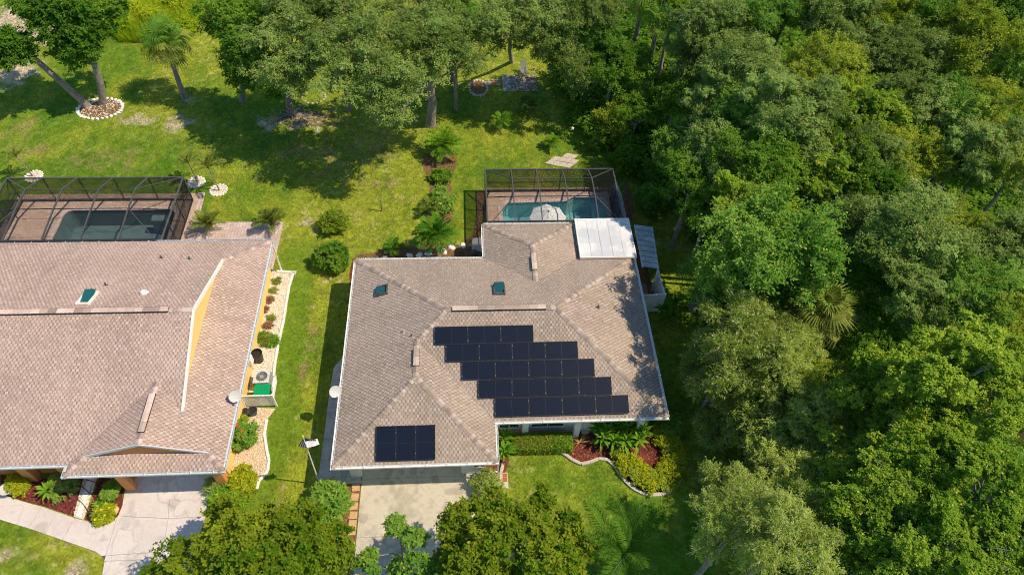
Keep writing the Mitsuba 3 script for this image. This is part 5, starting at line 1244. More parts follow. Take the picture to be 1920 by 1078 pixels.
yard_tree('oak_tree', 'big spreading olive-green oak whose grey trunk stands left of the round stone ring', (-2.58, 43.44), (*(-2.4, 42.64), 4.6), .33,
  [(-3.9,36.44,7.6,1.71), (-4.41,37.22,8.6,1.80), (-5.89,38.13,9,1.64), (-7.5,37.74,8.8,1.42), (-8.16,37.23,8,1.11), (-2.34,40.67,9,2.19), (-0.99,40.12,8.4,1.72), (-4.99,40.59,9.6,2.14), (-2.78,44.17,9,2.29), (-0.82,43.56,8.6,2.16), (-7.3,39.98,9.4,1.82), (-0.04,40.61,7.2,1.06), (-4.43,36.0,6.6,1.13), (-5.89,36.59,8,1.23), (-2.37,39.52,8,1.51), (-3.52,41.62,7.4,2.13)],
  'mat_leaf_oak', .15, .07, 31, per=11, cr=.72, dead=14, extra=(np.array([(*(-6.55, 41.1), 8.2), (*(-6.15, 40.99), 8.0), (*(-2.42, 44.66), 9.3), (*(-2.95, 44.45), 9.3)]), 'mat_leaf_dry', 12), up=.15, along=.9, shell=.3, flat=.5)
yard_tree('oak_tree', 'olive-green oak with fraying bronze-tipped boughs over the sandy roots, left of the big oak', (-13.26, 44.75), (*(-12.53, 43.34), 3.4), .26,
  [(-11.33,39.48,7.4,1.62), (-12.36,41.22,8.2,1.83), (-10.55,41.49,9,1.96), (-9.09,40.03,8.6,1.74), (-11.58,44.02,9,2.16), (-9.07,43.41,9,2.02), (-10.23,39.88,7.8,1.49), (-12.9,40.81,6.6,1.25), (-7.21,44.09,9,1.91), (-11.37,39.74,6.2,0.82)],
  'mat_leaf_oak', .15, .07, 32, per=11, cr=.70, dead=10, up=.15, along=.9, shell=.3, flat=.5)
yard_tree('broadleaf_tree', 'dense deep green tree at the top edge between the cabbage palm and the oaks', (-17.24, 46.34), (*(-16.5, 46.11), 3.5), .22,
  [(-16.05,44.68,7,1.65), (-14.61,43.07,6.6,1.49), (-16.8,46.01,7.6,1.66), (-14.48,45.03,7.8,1.86), (-15.64,42.7,5.8,1.36), (-14.12,42.68,5.4,1.37), (-15.6,42.87,4.4,1.17), (-13.87,42.5,4,1.03)], 'mat_leaf_dark', .19, .11, 33, per=11, cr=.72)
yard_tree('broadleaf_tree', 'round dark green tree with upright mottled trunk in the oval stone ring', (-27.69, 46.06), (*(-26.78, 45.88), 3.7), .25,
  [(-26.94,46.88,7.2,1.57), (-28.22,46.17,6.6,1.50), (-25.91,46.54,6.4,1.52), (-26.9,45.46,5.4,1.52), (-28.83,47.19,7.2,1.50), (-26.24,46.07,4.8,1.03), (-25.36,47.95,7,1.45), (-28.31,45.67,4.4,1.10), (-30.45,48.21,6.8,1.30)], 'mat_leaf_dark', .19, .11, 34, per=12, cr=.66)
yard_tree('broadleaf_tree', 'dark tree on a long leaning trunk from the oval stone ring to the left edge', (-28.74, 45.74), (*(-30.34, 45.16), 4.6), .24,
  [(-31.41,45.53,5.2,1.15), (-32.02,44.71,4.8,1.07), (-31.66,45.76,5.8,1.06), (-30.81,45.04,4.8,0.78), (-32.8,44.76,5.6,1.41)], 'mat_leaf_dark', .19, .11, 35, per=14, cr=.62)
yard_tree('oak_tree', 'thin grey-green tree with hanging bough behind the shaded slab patio', (9.51, 49.23), (*(8.67, 47.65), 4.0), .18,
  [(6.36,44.33,8,1.72), (5.24,43.97,7.6,1.50), (7.22,46.07,8.6,1.90), (7.84,43.11,5.2,1.31), (8.61,44.76,5.2,1.34), (7.27,44.97,7,1.77), (5.59,46.02,7.6,1.77), (6.61,44.81,5.6,1.18), (8.46,44.57,2.8,0.82)], 'mat_leaf_oak', .14, .07, 36, hole=.18, per=11, cr=.66, dead=8, up=.15, along=.9, shell=.3, flat=.5)
yard_tree('oak_tree', 'ragged olive oak on a thin dark trunk behind the round stone ring', (4.06, 51.77), (*(3.68, 48.83), 4.6), .16,
  [(1.41,45.93,7.2,1.83), (3.3,45.99,7.8,1.90), (2.18,45.44,5.6,1.33), (0.66,46.3,8,1.74), (4.41,44.93,7,1.45), (1.18,43.93,5.4,0.92), (3.83,46.01,8.6,1.95), (2.28,44.27,7.8,1.56), (5.35,44.22,6.4,1.14)], 'mat_leaf_oak', .14, .07, 37, hole=.18, per=11, cr=.66, dead=8, up=.15, along=.9, shell=.3, flat=.5)
yard_tree('oak_tree', 'oak of which only a dark trunk shows behind the big oak', (-1.03, 49.19), (*(-0.93, 46.77), 3.6), .28, [(0.51,48.84,8,1.95), (-1.4,48.06,8.6,1.90), (1.16,43.91,8.8,1.89), (0.5,43.58,7.6,1.62), (-0.64,45.93,8.6,1.85)], 'mat_leaf_oak', .15, .07, 38, per=8, cr=.7)
yard_tree('maple_tree', 'broad street tree with yellowing leaves at the bottom left of the driveways', (*(-8.14, 10.42),), (*(-7.89, 10.33), 3.0), .2,
  [(-9.58,11.19,5,1.15), (-8.06,10.83,5.2,1.15), (-6.76,11.0,4.6,1.08), (-5.89,10.18,4.6,1.15), (-6.81,9.23,6,1.29), (-8.47,9.3,6,1.37), (-10.48,10.23,5,1.12), (-11.75,9.82,4.4,1.00), (-9.68,8.65,5.6,1.23), (-5.27,8.95,5,1.11), (-12.77,9.65,3.8,0.79), (-7.27,8.14,6,1.22), (-10.78,12.27,3.8,0.60)],
  'mat_leaf_front', .15, .10, 39, per=14, cr=.50, twigs=14, nl=22, leafup=1.0)
yard_tree('maple_tree', 'broad street tree with yellow-tipped boughs between driveway and front lawn', (*(1.91, 10.01),), (*(1.8, 10.17), 3.0), .2,
  [(0.28,11.05,5,1.05), (1.54,11.12,5,1.05), (-0.52,9.99,5.2,1.10), (0.77,9.49,6.2,1.29), (2.33,9.89,5.8,1.23), (3.66,10.19,4.8,1.01), (4.5,10.78,4,0.62), (2.66,8.64,6,1.32), (-0.1,8.51,5.8,1.27), (4.14,9.12,4.6,1.04), (-0.97,9.2,5,0.96), (2.82,11.89,3.8,0.68)],
  'mat_leaf_front', .15, .10, 40, per=14, cr=.50, twigs=14, nl=22, leafup=1.0)
yard_tree('maple_tree', 'small loose-leaved tree reaching over the driveway between the two broad street trees', (*(-3.01, 9.97),), (*(-2.85, 9.9), 3.0), .09,
  [(-3.07,10.52,4.6,0.36), (-3.22,10.65,5,0.20), (-2.45,10.15,4.6,0.41), (-4.38,9.76,4,0.22), (-2.87,9.62,4.6,0.58), (-3.63,9.17,4.4,0.74), (-2.08,9.26,4.6,0.79), (-1.63,8.71,4.6,0.87)], 'mat_leaf_mid', .16, .10, 41, per=20, cr=.34, twigs=10, nl=16, leafup=1.0)

# ---------------------------------------------------------------- shrubs
def shrub(q, r, h, mat, label, seed, L=.13, Wd=.07, n=40, cr=.34, twigs=12, nl=18, cat_='shrub', name='shrub', stem=True, lift=.0, squash=1.0, flowers=None, **fk):
    rng = np.random.default_rng(seed); k = thing(name, label, cat_)
    d = unit(rng.normal(size=(n, 3)) + [0, 0, .25]); d[:, 2] = np.abs(d[:, 2]) - .12; f = (.45 + .45 * rng.random(n))[:, None]
    C = np.array([q[0], q[1], lift + h * .32]) + d * f * [r, r * squash, h * .62]
    R = cr * r * (.7 + .6 * rng.random(n))
    m, uv = foliage(C, R, rng, twigs, nl, L, Wd, **fk); v = np.array(m.vertices); v[:, 2] = np.maximum(v[:, 2], .03); m.vertices = v
    put('foliage', m, mat, k, uv=uv)
    if stem:
        st = [tube([(q[0], q[1], -.05), (q[0] + .1 * rng.normal(), q[1] + .1 * rng.normal(), h * .3), C[j]], [.05, .035, .015], 5) for j in range(0, n, max(1, n // 7))]
        put('stem', cat(st), 'mat_bark', k)
    if flowers:
        mat_f, nf, sz = flowers
        j = rng.integers(0, n, nf); P = C[j] + unit(rng.normal(size=(nf, 3)) + [0, 0, .8]) * (R[j] * 1.15)[:, None]
        fl = []
        for p in P:
            for a in range(5):
                t = 2 * np.pi * a / 5; fl.append(tm([p, p + [sz * math.cos(t - .5), sz * math.sin(t - .5), .02], p + [1.3 * sz * math.cos(t), 1.3 * sz * math.sin(t), .04], p + [sz * math.cos(t + .5), sz * math.sin(t + .5), .02]], [[0, 1, 2, 3]]))
        put('flowers', cat(fl), mat_f, k, kind='stuff')
    return k
shrub((-8.41, 29.49), 1.08, 1.9, 'mat_leaf_dark', "dense round dark green bush on the lawn beside the solar house's back left corner", 51, .16, .10, 60, .32)
shrub((-8.74, 32.67), .95, 1.5, 'mat_leaf_yellow', 'loose yellow-green bush farther up the lawn from the round dark bush', 52, .13, .06, 46, .32, along=1.0)
shrub((11.04, 41.63), 1.9, 3.6, 'mat_leaf_yellow', 'large rounded yellowish green tree-like bush behind the right pool cage', 53, .14, .08, 90, .27)
shrub((12.72, 34.19), 1.15, 2.2, 'mat_leaf_mid', 'round mid-green bush beside the ochre mulch right of the pool cage', 54, .14, .08, 60, .30)
shrub((13.67, 36.71), 1.3, 2.4, 'mat_leaf_dark', 'dark bush behind the round mid-green bush right of the pool cage', 55, .16, .08, 55, .30)
shrub((12.02, 38.14), 1.2, 2.4, 'mat_leaf_dark', 'dark bush touching the back right corner of the right pool cage', 56, .16, .08, 55, .30)
shrub((-1.7, 37.25), .75, .9, 'mat_leaf_dark', 'low dark bush just below the largest cycad-like palm of the back lawn', 57, .14, .07, 30, .34)
shrub((-1.75, 34.73), 1.0, 1.2, 'mat_leaf_mid', 'mixed green bush with yellow leaves in the middle of the palm row', 58, .22, .07, 40, .34, flowers=('mat_yellow', 10, .07), along=1.2)
shrub((4.85, 45.21), .85, 1.4, 'mat_leaf_oak', 'sparse brownish bush in front of the shaded slab patio', 59, .12, .05, 30, .34)
shrub((-6.94, 13.59), .95, 1.7, 'mat_leaf_mid', 'leafy dark green bush at the foot of the flagpole left of the driveway', 60, .26, .10, 44, .34, along=1.2)
shrub((0.79, 14.2), .85, 1.5, 'mat_leaf_willow', 'sparse pale green bush casting its shadow on the beige driveway', 61, .14, .05, 26, .36, twigs=9, nl=12, along=1.4)
shrub((-11.98, 17.36), .8, 1.5, 'mat_leaf_mid', 'green bush with red flowers in the tan stone bed', 62, .15, .08, 44, .32, flowers=('mat_red_flower', 9, .10))
shrub((-11.51, 15.07), .72, .95, 'mat_leaf_croton', 'yellow-leaved bush at the lower end of the tan stone bed', 63, .17, .08, 40, .34)
shrub((-22.47, 15.21), .62, .75, 'mat_leaf_croton', 'rounded lime yellow bush in the left dark red bed', 64, .11, .05, 40, .34)
shrub((-20.24, 15.13), .75, .8, 'mat_leaf_oak', 'feathery grey-green bush beside the porch in the left dark red bed', 65, .16, .03, 30, .40, twigs=14, along=1.8)
shrub((-17.87, 13.52), .5, .5, 'mat_leaf_croton', 'bright yellow flowering plant beside the orange boulder', 66, .12, .07, 24, .36, flowers=('mat_yellow', 20, .06))
shrub((-18.06, 14.14), .35, .5, 'mat_leaf_palm', 'small green plant above the yellow one between boulder and pot', 67, .22, .05, 14, .45, twigs=8, nl=10, stem=False, along=1.8)
shrub((-12.23, 18.4), .34, .5, 'mat_leaf_yellow', 'small lime green bush just below the two dark pots', 68, .12, .07, 18, .36)
shrub((10.83, 17.44), .7, .9, 'mat_leaf_mid', 'light green bush outside the right end of the front kerb', 69, .2, .07, 26, .4, along=1.3)
shrub((-12.14, 13.92), .75, .45, 'mat_leaf_palm', 'bright green low plant between the pale driveway edge and the yellow-leaved bush', 70, .34, .05, 20, .45, stem=False, along=1.8)
shrub((6.51, 17.71), .5, .6, 'mat_leaf_dark', 'small dark plant against the front wall left of the broad-leaved clump', 71, .16, .08, 20, .4) if False else None
k = pot(*(-12.83, 14.78), .2, .28, 'mat_dark_grey', 'dark pot with a spiky plant at the top right of the pale driveway')
shrub((-12.83, 14.78), .36, .55, 'mat_leaf_oak', 'small spiky grey-green plant growing in the pot beside the pale driveway', 72, .2, .03, 12, .5, twigs=10, nl=10, stem=False, lift=.25, along=2.)
k = pot(*(-17.74, 14.62), .27, .3, 'mat_black', 'black pot with leafy plant at the top of the right dark red bed')
shrub((-17.74, 14.65), .42, .55, 'mat_leaf_mid', 'leafy green plant growing in the black pot of the right dark red bed', 73, .15, .08, 20, .4, stem=False, lift=.28)
for i, (q, r_) in enumerate((((-11.66, 23.66), .32), ((-12.02, 23.82), .26), ((-11.31, 23.58), .26))):
    shrub(q, r_, .38, 'mat_leaf_palm' if i else 'mat_leaf_sabal', ('strappy yellow-green plant in the middle of the plant row across the shell bed', 'strappy green plant nearest the wall in the row across the shell bed', 'strappy green plant nearest the lawn in the row across the shell bed')[i], 80 + i, .26, .04, 14, .5, twigs=8, nl=9, stem=False, along=2.)
for i, q in enumerate(((-11.79, 25.28), (-12.21, 25.89), (-11.91, 27.44), (-12.07, 26.61), (-11.82, 28.16), (-11.83, 24.74))):
    shrub(q, .22, .22, 'mat_leaf_dry' if i % 2 else 'mat_leaf_sabal', ('low wispy plant, fourth from the roof corner in the shell bed', 'reddish wispy plant, third from the wall side of the shell bed', 'greenish tuft, second from the drain pipe in the shell bed', 'reddish tuft in the upper middle of the shell bed', 'greenish tuft nearest the drain pipe in the shell bed', 'reddish wisp nearest the strappy plant row in the shell bed')[i], 90 + i, .18, .03, 9, .5, twigs=6, nl=8, stem=False, along=2.)
# ring of low golden shrubs in the front bed
GS = [(7.93, 15.9), (8.04, 15.47), (8.26, 15.04), (8.53, 14.65), (8.87, 14.29), (9.32, 14.12), (9.83, 14.14), (10.33, 14.38), (10.75, 14.78), (11.0, 15.31), (11.05, 15.85), (10.91, 16.36), (10.71, 16.8), (8.56, 15.33), (8.9, 14.78), (9.47, 14.5), (10.2, 14.74), (10.6, 15.32), (10.64, 15.87), (10.46, 16.43), (10.36, 16.97)]
NTH = 'first second third fourth fifth sixth seventh eighth ninth tenth eleventh twelfth thirteenth'.split()
for i, q in enumerate(GS):
    shrub(q, .52, .58, 'mat_leaf_croton' if i % 3 else 'mat_leaf_yellow', (f'low golden shrub, {NTH[i]} from the garage in the row along the front kerb' if i < 13 else f'low golden shrub, {NTH[i - 13]} from the garage in the inner row of the curved band'), 100 + i, .085, .06, 26, .34, twigs=10, nl=16, stem=False)
    tag(list(labels)[-1], group='golden shrubs of the front bed')
# clipped hedge
k = thing('hedge', 'clipped box hedge along the front wall below the left half of the solar array', 'hedge')
rngH = np.random.default_rng(8)
hx0, hx1, hy0, hy1, hz = 2.35, 5.35, 16.08, 16.9, .85
P = np.c_[hx0 + (hx1 - hx0) * rngH.random(9000), hy0 + (hy1 - hy0) * rngH.random(9000), hz * (.1 + .9 * rngH.random(9000))]
face = rngH.integers(0, 6, 9000)
P[face < 2, 2] = hz + .03 * rngH.normal(size=(face < 2).sum()); P[face == 2, 0] = hx0; P[face == 3, 0] = hx1; P[face == 4, 1] = hy0; P[face == 5, 1] = hy1
P += rngH.normal(size=P.shape) * .03
e = np.clip(np.abs(P[:, :2] - [(hx0 + hx1) / 2, (hy0 + hy1) / 2]) / [(hx1 - hx0) / 2, (hy1 - hy0) / 2], 0, 1); P[:, 2] -= .12 * (e ** 6).sum(1)
N = unit(np.c_[(P[:, 0] - (hx0 + hx1) / 2) * .3, (P[:, 1] - (hy0 + hy1) / 2), np.full(9000, .8)] + rngH.normal(size=P.shape) * .5)
m, uv = leaves(P, unit(rngH.normal(size=P.shape) + N * .5), N, .10, .055, rngH); tri = np.array(m.faces); right = np.repeat(P[:, 0] > 4.35 + .12 * rngH.normal(size=9000), 2)
cut = np.r_[P[:, 0] > 4.35, P[:, 0] > 4.35]
put('foliage', (np.array(m.vertices), tri[~cut]), 'mat_leaf_yellow', k, uv=uv); put('foliage', (np.array(m.vertices), tri[cut]), 'mat_leaf_bright', k, uv=uv, label='greener right end of the clipped hedge')
st = [tube([(hx0 + .3 + i * .45, (hy0 + hy1) / 2, 0), (hx0 + .3 + i * .45, (hy0 + hy1) / 2, hz * .8)], [.03, .015], 5) for i in range(6)] + [rbox(hx0 + .12, hx1 - .12, hy0 + .12, hy1 - .12, .2, hz - .12, .05)]
put('stem', cat(st), 'mat_bark', k)

# ---------------------------------------------------------------- palms and broad-leaved plants: each frond a part
def frond_mesh(Lf, droop, leaflet, n, rng, w=.028, vee=.5, rise=.6):
    """a pinnate frond along +x from the origin"""
    t = np.linspace(0, 1, 14); p = np.c_[Lf * t * (1 - .18 * t * t * droop), np.zeros(14), Lf * (rise * t - droop * t * t)]
    ms = [tube(p, np.linspace(.022, .006, 14), 4, False)]
    tt = np.linspace(.16, .99, n); P = np.stack([np.interp(tt, t, p[:, i]) for i in range(3)], 1)
    dirs = unit(np.gradient(P, axis=0))
    Ps, Ds, Ns = [], [], []
    for sgn in (1, -1):
        side = np.array([0, sgn, 0.])
        D = unit(dirs * .65 + side * 1.0 + [0, 0, vee] + rng.normal(size=P.shape) * .10) ; Ps.append(P); Ds.append(D - [0, 0, .25]); Ns.append(np.tile([0, 0, 1.], (n, 1)) + dirs * -.2)
    size = leaflet * np.tile(np.sin(np.pi * (.12 + .82 * (tt - .16) / .83)) ** .6, 2)
    P, D, N = np.vstack(Ps), unit(np.vstack(Ds)), np.vstack(Ns)
    S = unit(np.cross(D, N)); l = (size * (.85 + .3 * rng.random(len(P))))[:, None]
    a, b, d, c = P, P + D * l * .45 + S * w, P + D * l * .45 - S * w, P + D * l + [0, 0, -.12] * l
    v = np.stack([a, b, c, d], 1).reshape(-1, 3); i = np.arange(len(P))[:, None] * 4
    lm = tm(v, np.concatenate([i + [0, 1, 2], i + [0, 2, 3]], 0))
    return cat([ms[0], lm]), np.full((len(ms[0].vertices) + len(lm.vertices), 2), 0.5) * [rng.random() * .8 + .3, 1]
def fan_mesh(Lp, R, rng, n=22, droop=.42):
    """a fan (sabal) leaf along +x: stalk and pleated blade split into segments"""
    ms = [tube([(0, 0, 0), (Lp * .5, 0, Lp * .28), (Lp, 0, Lp * .30)], [.022, .016, .012], 4, False)]
    c = np.array([Lp, 0, Lp * .30]); V, F = [], []
    for i in range(n):
        a = (i + .5) / n * 2 * np.pi * .80 - np.pi * .80; d = np.array([math.cos(a), math.sin(a), 0]); s_ = np.array([-d[1], d[0], 0])
        r = R * (.8 + .2 * math.cos(a)) * (.92 + .16 * rng.random()); w = r * .048
        z1, z2 = .06 * R, -droop * R * (.8 + .5 * rng.random())
        k0 = len(V); V += [c, c + d * r * .55 + s_ * w + [0, 0, z1], c + d * r * .55 - s_ * w + [0, 0, z1 - .03], c + d * r + [0, 0, z2]]
        F += [[k0, k0 + 2, k0 + 1], [k0 + 1, k0 + 2, k0 + 3]]
    m = tm(np.array(V), np.array(F))
    return cat([ms[0], m]), np.full((len(ms[0].vertices) + len(V), 2), 0.5) * [rng.random() * .8 + .3, 1]
RP = np.random.default_rng(19)
def fset(maker, n, mat, *a):
    out = []
    for i in range(n):
        m, uv = maker(*a, RP) if maker is fan_mesh else maker(*a, rng=RP)
        out.append(shape(m, mat, uv=uv))
    return out
def palm(q, h, fronds, n, label, name='palm_tree', tilt=(10, 75), trunk_r=.1, lean=(0, 0), s=1.0, cat_='palm', trunk_mat='mat_bark', dead=None, part_='frond'):
    k = thing(name, label, cat_)
    top = np.array([q[0] + lean[0], q[1] + lean[1], h])
    if h > .15: put('trunk', tube([(q[0], q[1], -.05), (q[0] + lean[0] * .15, q[1] + lean[1] * .15, h * .3), (q[0] + lean[0] * .55, q[1] + lean[1] * .55, h * .7), top], [trunk_r * 1.4, trunk_r, trunk_r * .9, trunk_r * .95], 9), trunk_mat, k, smooth=40)
    for i in range(n):
        t = (i + .5) / n; el = tilt[1] + (tilt[0] - tilt[1]) * t ** .8 + RP.normal(0, 5); az = i * 137.5 + RP.normal(0, 9)
        sc = s * (.82 + .3 * RP.random())
        put(part_, {**fronds[i % len(fronds)], 'to_world': T().translate(top.tolist()).rotate([0, 0, 1], float(az)).rotate([0, 1, 0], float(-el)).rotate([1, 0, 0], float(RP.normal(0, 12))).scale(float(sc))}, None, k)
    if dead:
        for i in range(dead[1]):
            put('dead_' + part_, {**dead[0][i % len(dead[0])], 'to_world': T().translate((top - [0, 0, .1]).tolist()).rotate([0, 0, 1], float(i * 360 / dead[1] + RP.normal(0, 15))).rotate([0, 1, 0], float(55 + 15 * RP.random())).scale(float(s * .8))}, None, k)
    return k
PIN = fset(frond_mesh, 4, 'mat_leaf_palm', 1.45, .62, .36, 30)
PINY = fset(frond_mesh, 3, 'mat_leaf_sabal', 1.5, .6, .34, 26)
QUEEN = [shape(m_, 'mat_leaf_queen', uv=u_) for m_, u_ in [frond_mesh(3.0, .50, .50, 48, RP, .017, .15) for _ in range(4)]]
FAN = fset(fan_mesh, 4, 'mat_leaf_sabal', 1.0, .95)
FAND = fset(fan_mesh, 4, 'mat_leaf_mid', 1.1, 1.0)
FANDEAD = fset(fan_mesh, 2, 'mat_dead_frond', .9, .8)
palm((-1.53, 39.88), .7, PIN, 30, 'largest bushy palm of the back lawn, nearest the big oak trunk', tilt=(-8, 72), trunk_r=.16, s=1.12)
palm((-1.9, 30.01), 2.0, PIN, 30, 'bright green feathery palm rising over the back eave', tilt=(-15, 70), trunk_r=.12, s=1.12)
palm((-4.67, 30.33), .3, PIN, 16, 'small spiky palm at the back eave left of the feathery palm', tilt=(15, 75), trunk_r=.08, s=.66)
palm((2.82, 43.05), .4, PIN, 18, 'small drooping palm on the lawn in front of the round stone ring', tilt=(5, 75), trunk_r=.08, s=.85)
palm((6.5, 40.79), .3, PIN, 18, 'low spiky green palm above the diagonal stone slabs', tilt=(5, 70), trunk_r=.08, s=.62)
palm((-2.47, 33.97), .3, PINY, 14, 'low yellowish palm at the left of the palm row above the feathery palm', tilt=(5, 65), trunk_r=.07, s=.72)
palm((-16.74, 32.59), .35, PINY, 26, 'bushy yellow-green palm on the left of the two on the paver patio', tilt=(15, 82), trunk_r=.14, s=.9, name='palm_bush')
palm((-12.8, 32.73), .35, PINY, 26, 'bushy yellow-green palm at the right end of the paver patio', tilt=(15, 82), trunk_r=.14, s=.9, name='palm_bush')
palm((-18.69, 37.25), 1.5, PINY, 10, 'thin young palm in the farther white tree ring by the left cage', tilt=(15, 70), trunk_r=.045, s=.8, lean=(-.1, .1))
palm((-16.98, 36.32), 1.9, PINY, 11, 'thin young palm in the nearer white tree ring by the paver patio', tilt=(5, 70), trunk_r=.045, s=.95, lean=(-.25, .2))
palm((-29.94, 37.89), 1.7, PINY, 10, 'thin young palm in the white tree ring at the left', tilt=(15, 70), trunk_r=.045, s=.8, lean=(-.3, .1))
palm((-21.75, 46.74), 4.4, [FAND[i % 4 % len(FAND)] for i in range(14)] + [FAN[i % 4] for i in range(18)], 32, 'cabbage palm with straight trunk and yellowing fan leaves in the back lawn', tilt=(-38, 75), trunk_r=.19, lean=(.05, .3), s=1.08, dead=(FANDEAD, 7), part_='fan_leaf')
palm((14.56, 52.72), 5.6, FAND, 30, 'dark cabbage palm with hanging brown leaves at the top edge of the wood', tilt=(-40, 70), trunk_r=.2, s=1.25, dead=(FANDEAD, 8), part_='fan_leaf')
palm((15.62, 50.77), 4.4, FAND, 20, 'lower dark palm beside the dark cabbage palm at the top of the wood', tilt=(-30, 70), trunk_r=.2, s=1.0, dead=(FANDEAD, 6), part_='fan_leaf')
palm((18.09, 20.44), 6.2, FAN, 40, 'yellow-green fan palm in the middle of the right-hand wood', tilt=(-30, 75), trunk_r=.2, s=1.0, part_='fan_leaf')
palm((17.37, 20.64), 4.8, FAN, 24, 'smaller yellow-green fan palm left of the larger one in the wood', tilt=(-25, 70), trunk_r=.2, s=.9, part_='fan_leaf')
palm((13.96, 25.38), 3.2, FAND, 24, 'grey-green fan palm at the edge of the wood beside the shaded side lawn', tilt=(-20, 70), trunk_r=.2, s=1.0, part_='fan_leaf')
palm((6.56, 9.37), 4.2, QUEEN, 18, 'dark feathery palm seen from above at the bottom edge of the front lawn', tilt=(0, 65), trunk_r=.15, s=1.0)
def blade_mesh(L, Wd, rng, arch=.5):
    t = np.linspace(0, 1, 7); w = Wd * np.sin(np.pi * np.clip(.06 + .94 * t, 0, 1)) ** .8 * .5
    V = []
    for ti, wi in zip(t, w):
        c = np.array([L * ti, 0, L * (.35 * ti - arch * ti * ti)]); V += [c + [0, wi, wi * .3], c, c + [0, -wi, wi * .3]]
    F = []
    for i in range(6): F += [[3 * i, 3 * i + 1, 3 * i + 4, 3 * i + 3], [3 * i + 1, 3 * i + 2, 3 * i + 5, 3 * i + 4]]
    m = tm(np.array(V), F); return m, np.full((len(V), 2), .5) * [rng.random() * 1.2, 1]
BLADE = []
for i in range(4):
    m, uv = blade_mesh(.62, .15, RP); BLADE.append(shape(m, 'mat_leaf_palm', True, uv=uv))
def rosette(q, h, n, label, s=1.0, group=None):
    k = thing('broad_leaved_plant', label, 'plant', group)
    put('stem', tube([(q[0], q[1], 0), (q[0], q[1], h)], [.04, .03], 6), 'mat_bark', k)
    for i in range(n):
        el = 70 - 75 * (i / n) + RP.normal(0, 6)
        put('leaf', {**BLADE[i % 4], 'to_world': T().translate([q[0], q[1], h * (1.0 - .35 * i / n)]).rotate([0, 0, 1], float(i * 137.5 + RP.normal(0, 8))).rotate([0, 1, 0], float(-el)).scale(float(s * (.8 + .35 * RP.random())))}, None, k)
    return k
for q, lab in (((1.86, 16.72), 'broad-leaved plant in the corner right of the garage roof, upper one'), ((1.83, 15.98), 'broad-leaved plant right of the garage roof corner, lower one')): rosette(q, .75, 22, lab, 1.1)
pos = [(6.94, 17.18), (7.31, 16.85), (7.82, 17.15), (7.09, 16.54), (8.27, 17.01), (8.82, 17.12), (9.23, 16.79), (7.64, 16.34), (8.28, 16.32), (8.93, 16.36)]
for i, q in enumerate(sorted(pos)): rosette(q, .75, 18, f'glossy broad-leaved plant by the front wall, {NTH[i]} from the left in the red bed', 1.12, 'broad-leaved clump in the red bed')
for q, lab in (((12.06, 25.05), 'broad-leaved plant in front of the white vinyl fence, nearer the roof'), ((12.79, 25.52), 'broad-leaved plant in front of the white vinyl fence, toward the wood')): rosette(q, .7, 18, lab, 1.1)
rosette((12.46, 24.55), .6, 14, 'lowest of the three broad-leaved plants by the white vinyl fence', 1.0)
rosette((-20.74, 14.78), .45, 20, 'spiky bright green plant in the middle of the left dark red bed', 1.15)
# sapling with its stake in the lawn
k = thing('sapling', 'bare thin sapling alone in the sunny back lawn', 'sapling')
gx, gy = (-5.74, 34.22); put('stem', tube([(gx, gy, 0), (gx + .03, gy + .02, .7), (gx - .02, gy + .05, 1.35)], [.045, .032, .014], 6), 'mat_bark', k)
for a, z in ((.5, .7), (2.6, .9), (4.4, 1.05), (1.4, 1.15)): put('twig', tube([(gx, gy, z), (gx + .28 * math.cos(a), gy + .28 * math.sin(a), z + .2)], [.02, .009], 4), 'mat_bark', k)
# twiggy dead plant in the red bed, bare roots of the oak
k = thing('dead_plant', 'dry twiggy plant on the red mulch between hedge and broad-leaved clump', 'plant')
gx, gy = (5.86, 16.65)
for i in range(14): a = RP.random() * 6.28; put('twig', tube([(gx, gy, .02), (gx + .25 * math.cos(a), gy + .25 * math.sin(a), .25), (gx + .6 * math.cos(a), gy + .5 * math.sin(a), .15 + .3 * RP.random())], [.014, .01, .004], 4), 'mat_dead_frond', k)
k = thing('log', 'pale sawn log lying on the red mulch near the front wall', 'log')
gx, gy = (6.27, 17.2); put('log', bar((gx - .2, gy, .1), (gx + .2, gy + .03, .1), .14), 'mat_stone', k)
# tall weeds at the top edge and tufts over the lawn
def tuft_mesh(P, H, rng, w=.02, lean=.35):
    n = len(P); a = rng.random(n) * 6.28; h = H * (.5 + rng.random(n)); d = np.c_[np.cos(a), np.sin(a)]
    b = np.c_[P, np.zeros(n)]; s_ = np.c_[-d[:, 1], d[:, 0], np.zeros(n)] * w
    tip = b + np.c_[d * (lean * h * (.3 + rng.random(n)))[:, None], h]
    v = np.stack([b - s_, b + s_, tip], 1).reshape(-1, 3); f = np.arange(3 * n).reshape(-1, 3)
    return tm(v, f), np.repeat(np.c_[rng.random(n), rng.random(n)], 3, 0)
RG = np.random.default_rng(23)
WEED = poly([(-31.28, 61.01), (-24.26, 63.0), (-22.72, 56.8), (-23.24, 53.95), (-25.91, 54.16), (-28.77, 54.29), (-30.1, 55.88)])
m, uv = tuft_mesh(scatter(WEED, 200, RG), .75, RG, .03, .6); put('tall_grass', m, 'mat_leaf_tall_grass', None, uv=uv, kind='stuff', label='bright yellow-green tall weeds at the top edge behind the cabbage palm')
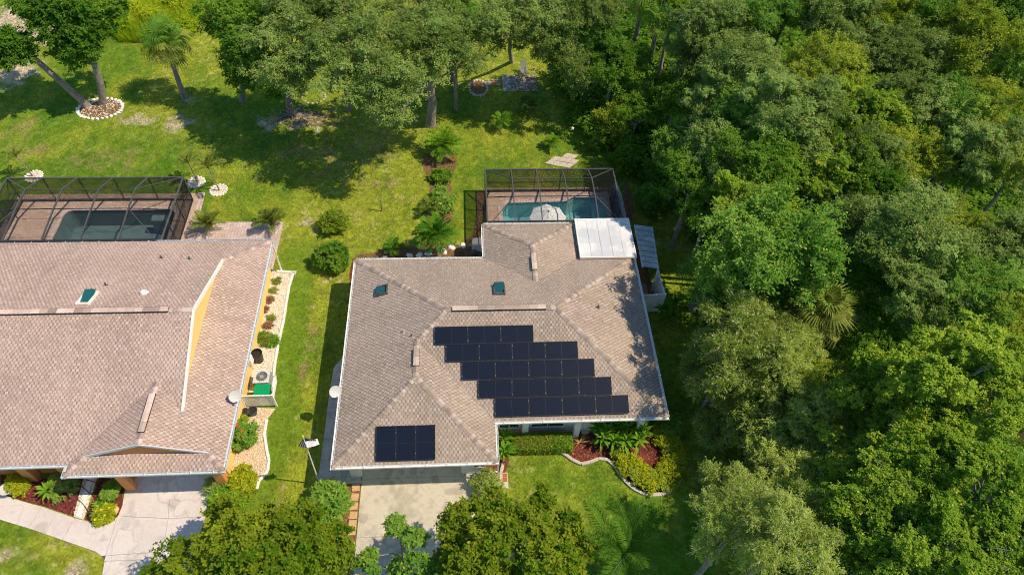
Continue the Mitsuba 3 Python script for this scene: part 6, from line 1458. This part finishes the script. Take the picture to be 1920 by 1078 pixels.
for i, q in enumerate(((-28.93, 58.84), (-25.5, 59.78), (-26.78, 57.59), (-23.7, 55.96), (-29.12, 56.3))):
    shrub(q, 1.1, 1.2, 'mat_leaf_tall_grass', ('bright bushy weed clump, upper left of the cabbage palm crown', 'bright bushy weed clump at the top edge right above the cabbage palm', 'bright bushy weed clump just behind the cabbage palm crown', 'bright bushy weed clump right of the cabbage palm crown', 'bright bushy weed clump beside the round dark tree in the back lawn')[i], 130 + i, .16, .09, 26, .34, stem=False)
rooty = (-12.06, 44.23); rt = []
for i in range(12):
    a = RP.random() * 6.28; L = .8 + 1.2 * RP.random(); rt.append(tube([(*(-13.26, 44.75), .08), ((-13.26, 44.75)[0] + .5 * L * math.cos(a), (-13.26, 44.75)[1] + .5 * L * math.sin(a), .05), ((-13.26, 44.75)[0] + L * math.cos(a + .2), (-13.26, 44.75)[1] + L * math.sin(a + .2), .0)], [.08, .05, .02], 5))
put('root', cat(rt), 'mat_bark', 'oak_tree_001')
m, uv = flakes(np.array([(-1, 0)]) * 0 + np.array(rooty) + RP.normal(0, 1, (500, 2)) * [1.2, .5], .01, .14, RP, .3); k = put('leaf_litter', m, 'mat_litter_chip', None, uv=uv, kind='stuff', label='dry leaf litter round the roots of the left oak')

YARD = poly([(-40, 8), (-13.3, 8), (-12.9, 14.4), (-11.4, 14.4), (-8.6, 12), (-6.3, 10), (-6.3, 7.5), (1.2, 7.5), (1.2, 13.5), (10.5, 13.6), (14, 13), (14.5, 34), (10.5, 44), (8, 60), (-45, 60)])
OFF = so.unary_union([eaveA.buffer(.1), sg.box(-33, 15, -10.2, 31), sg.box(-31, 29, -18, 36.4), sg.box(1, 27, 11.8, 37), sg.box(-18.3, 29, -10.9, 32.8), path.buffer(.05), drive.buffer(.05), drive_b.buffer(.05), poly(FCs + [(10.2, 17.3), (1.2, 17.3)]).buffer(.15), sg.box(-9, 27.5, 1.4, 30.6)])
m, uv = tuft_mesh(scatter(YARD.difference(OFF), 55, RG), .085, RG, .012, .9)
put('grass', m, 'mat_grass_blade', None, uv=uv, kind='stuff', label='short uneven grass blades standing all over the lawns')
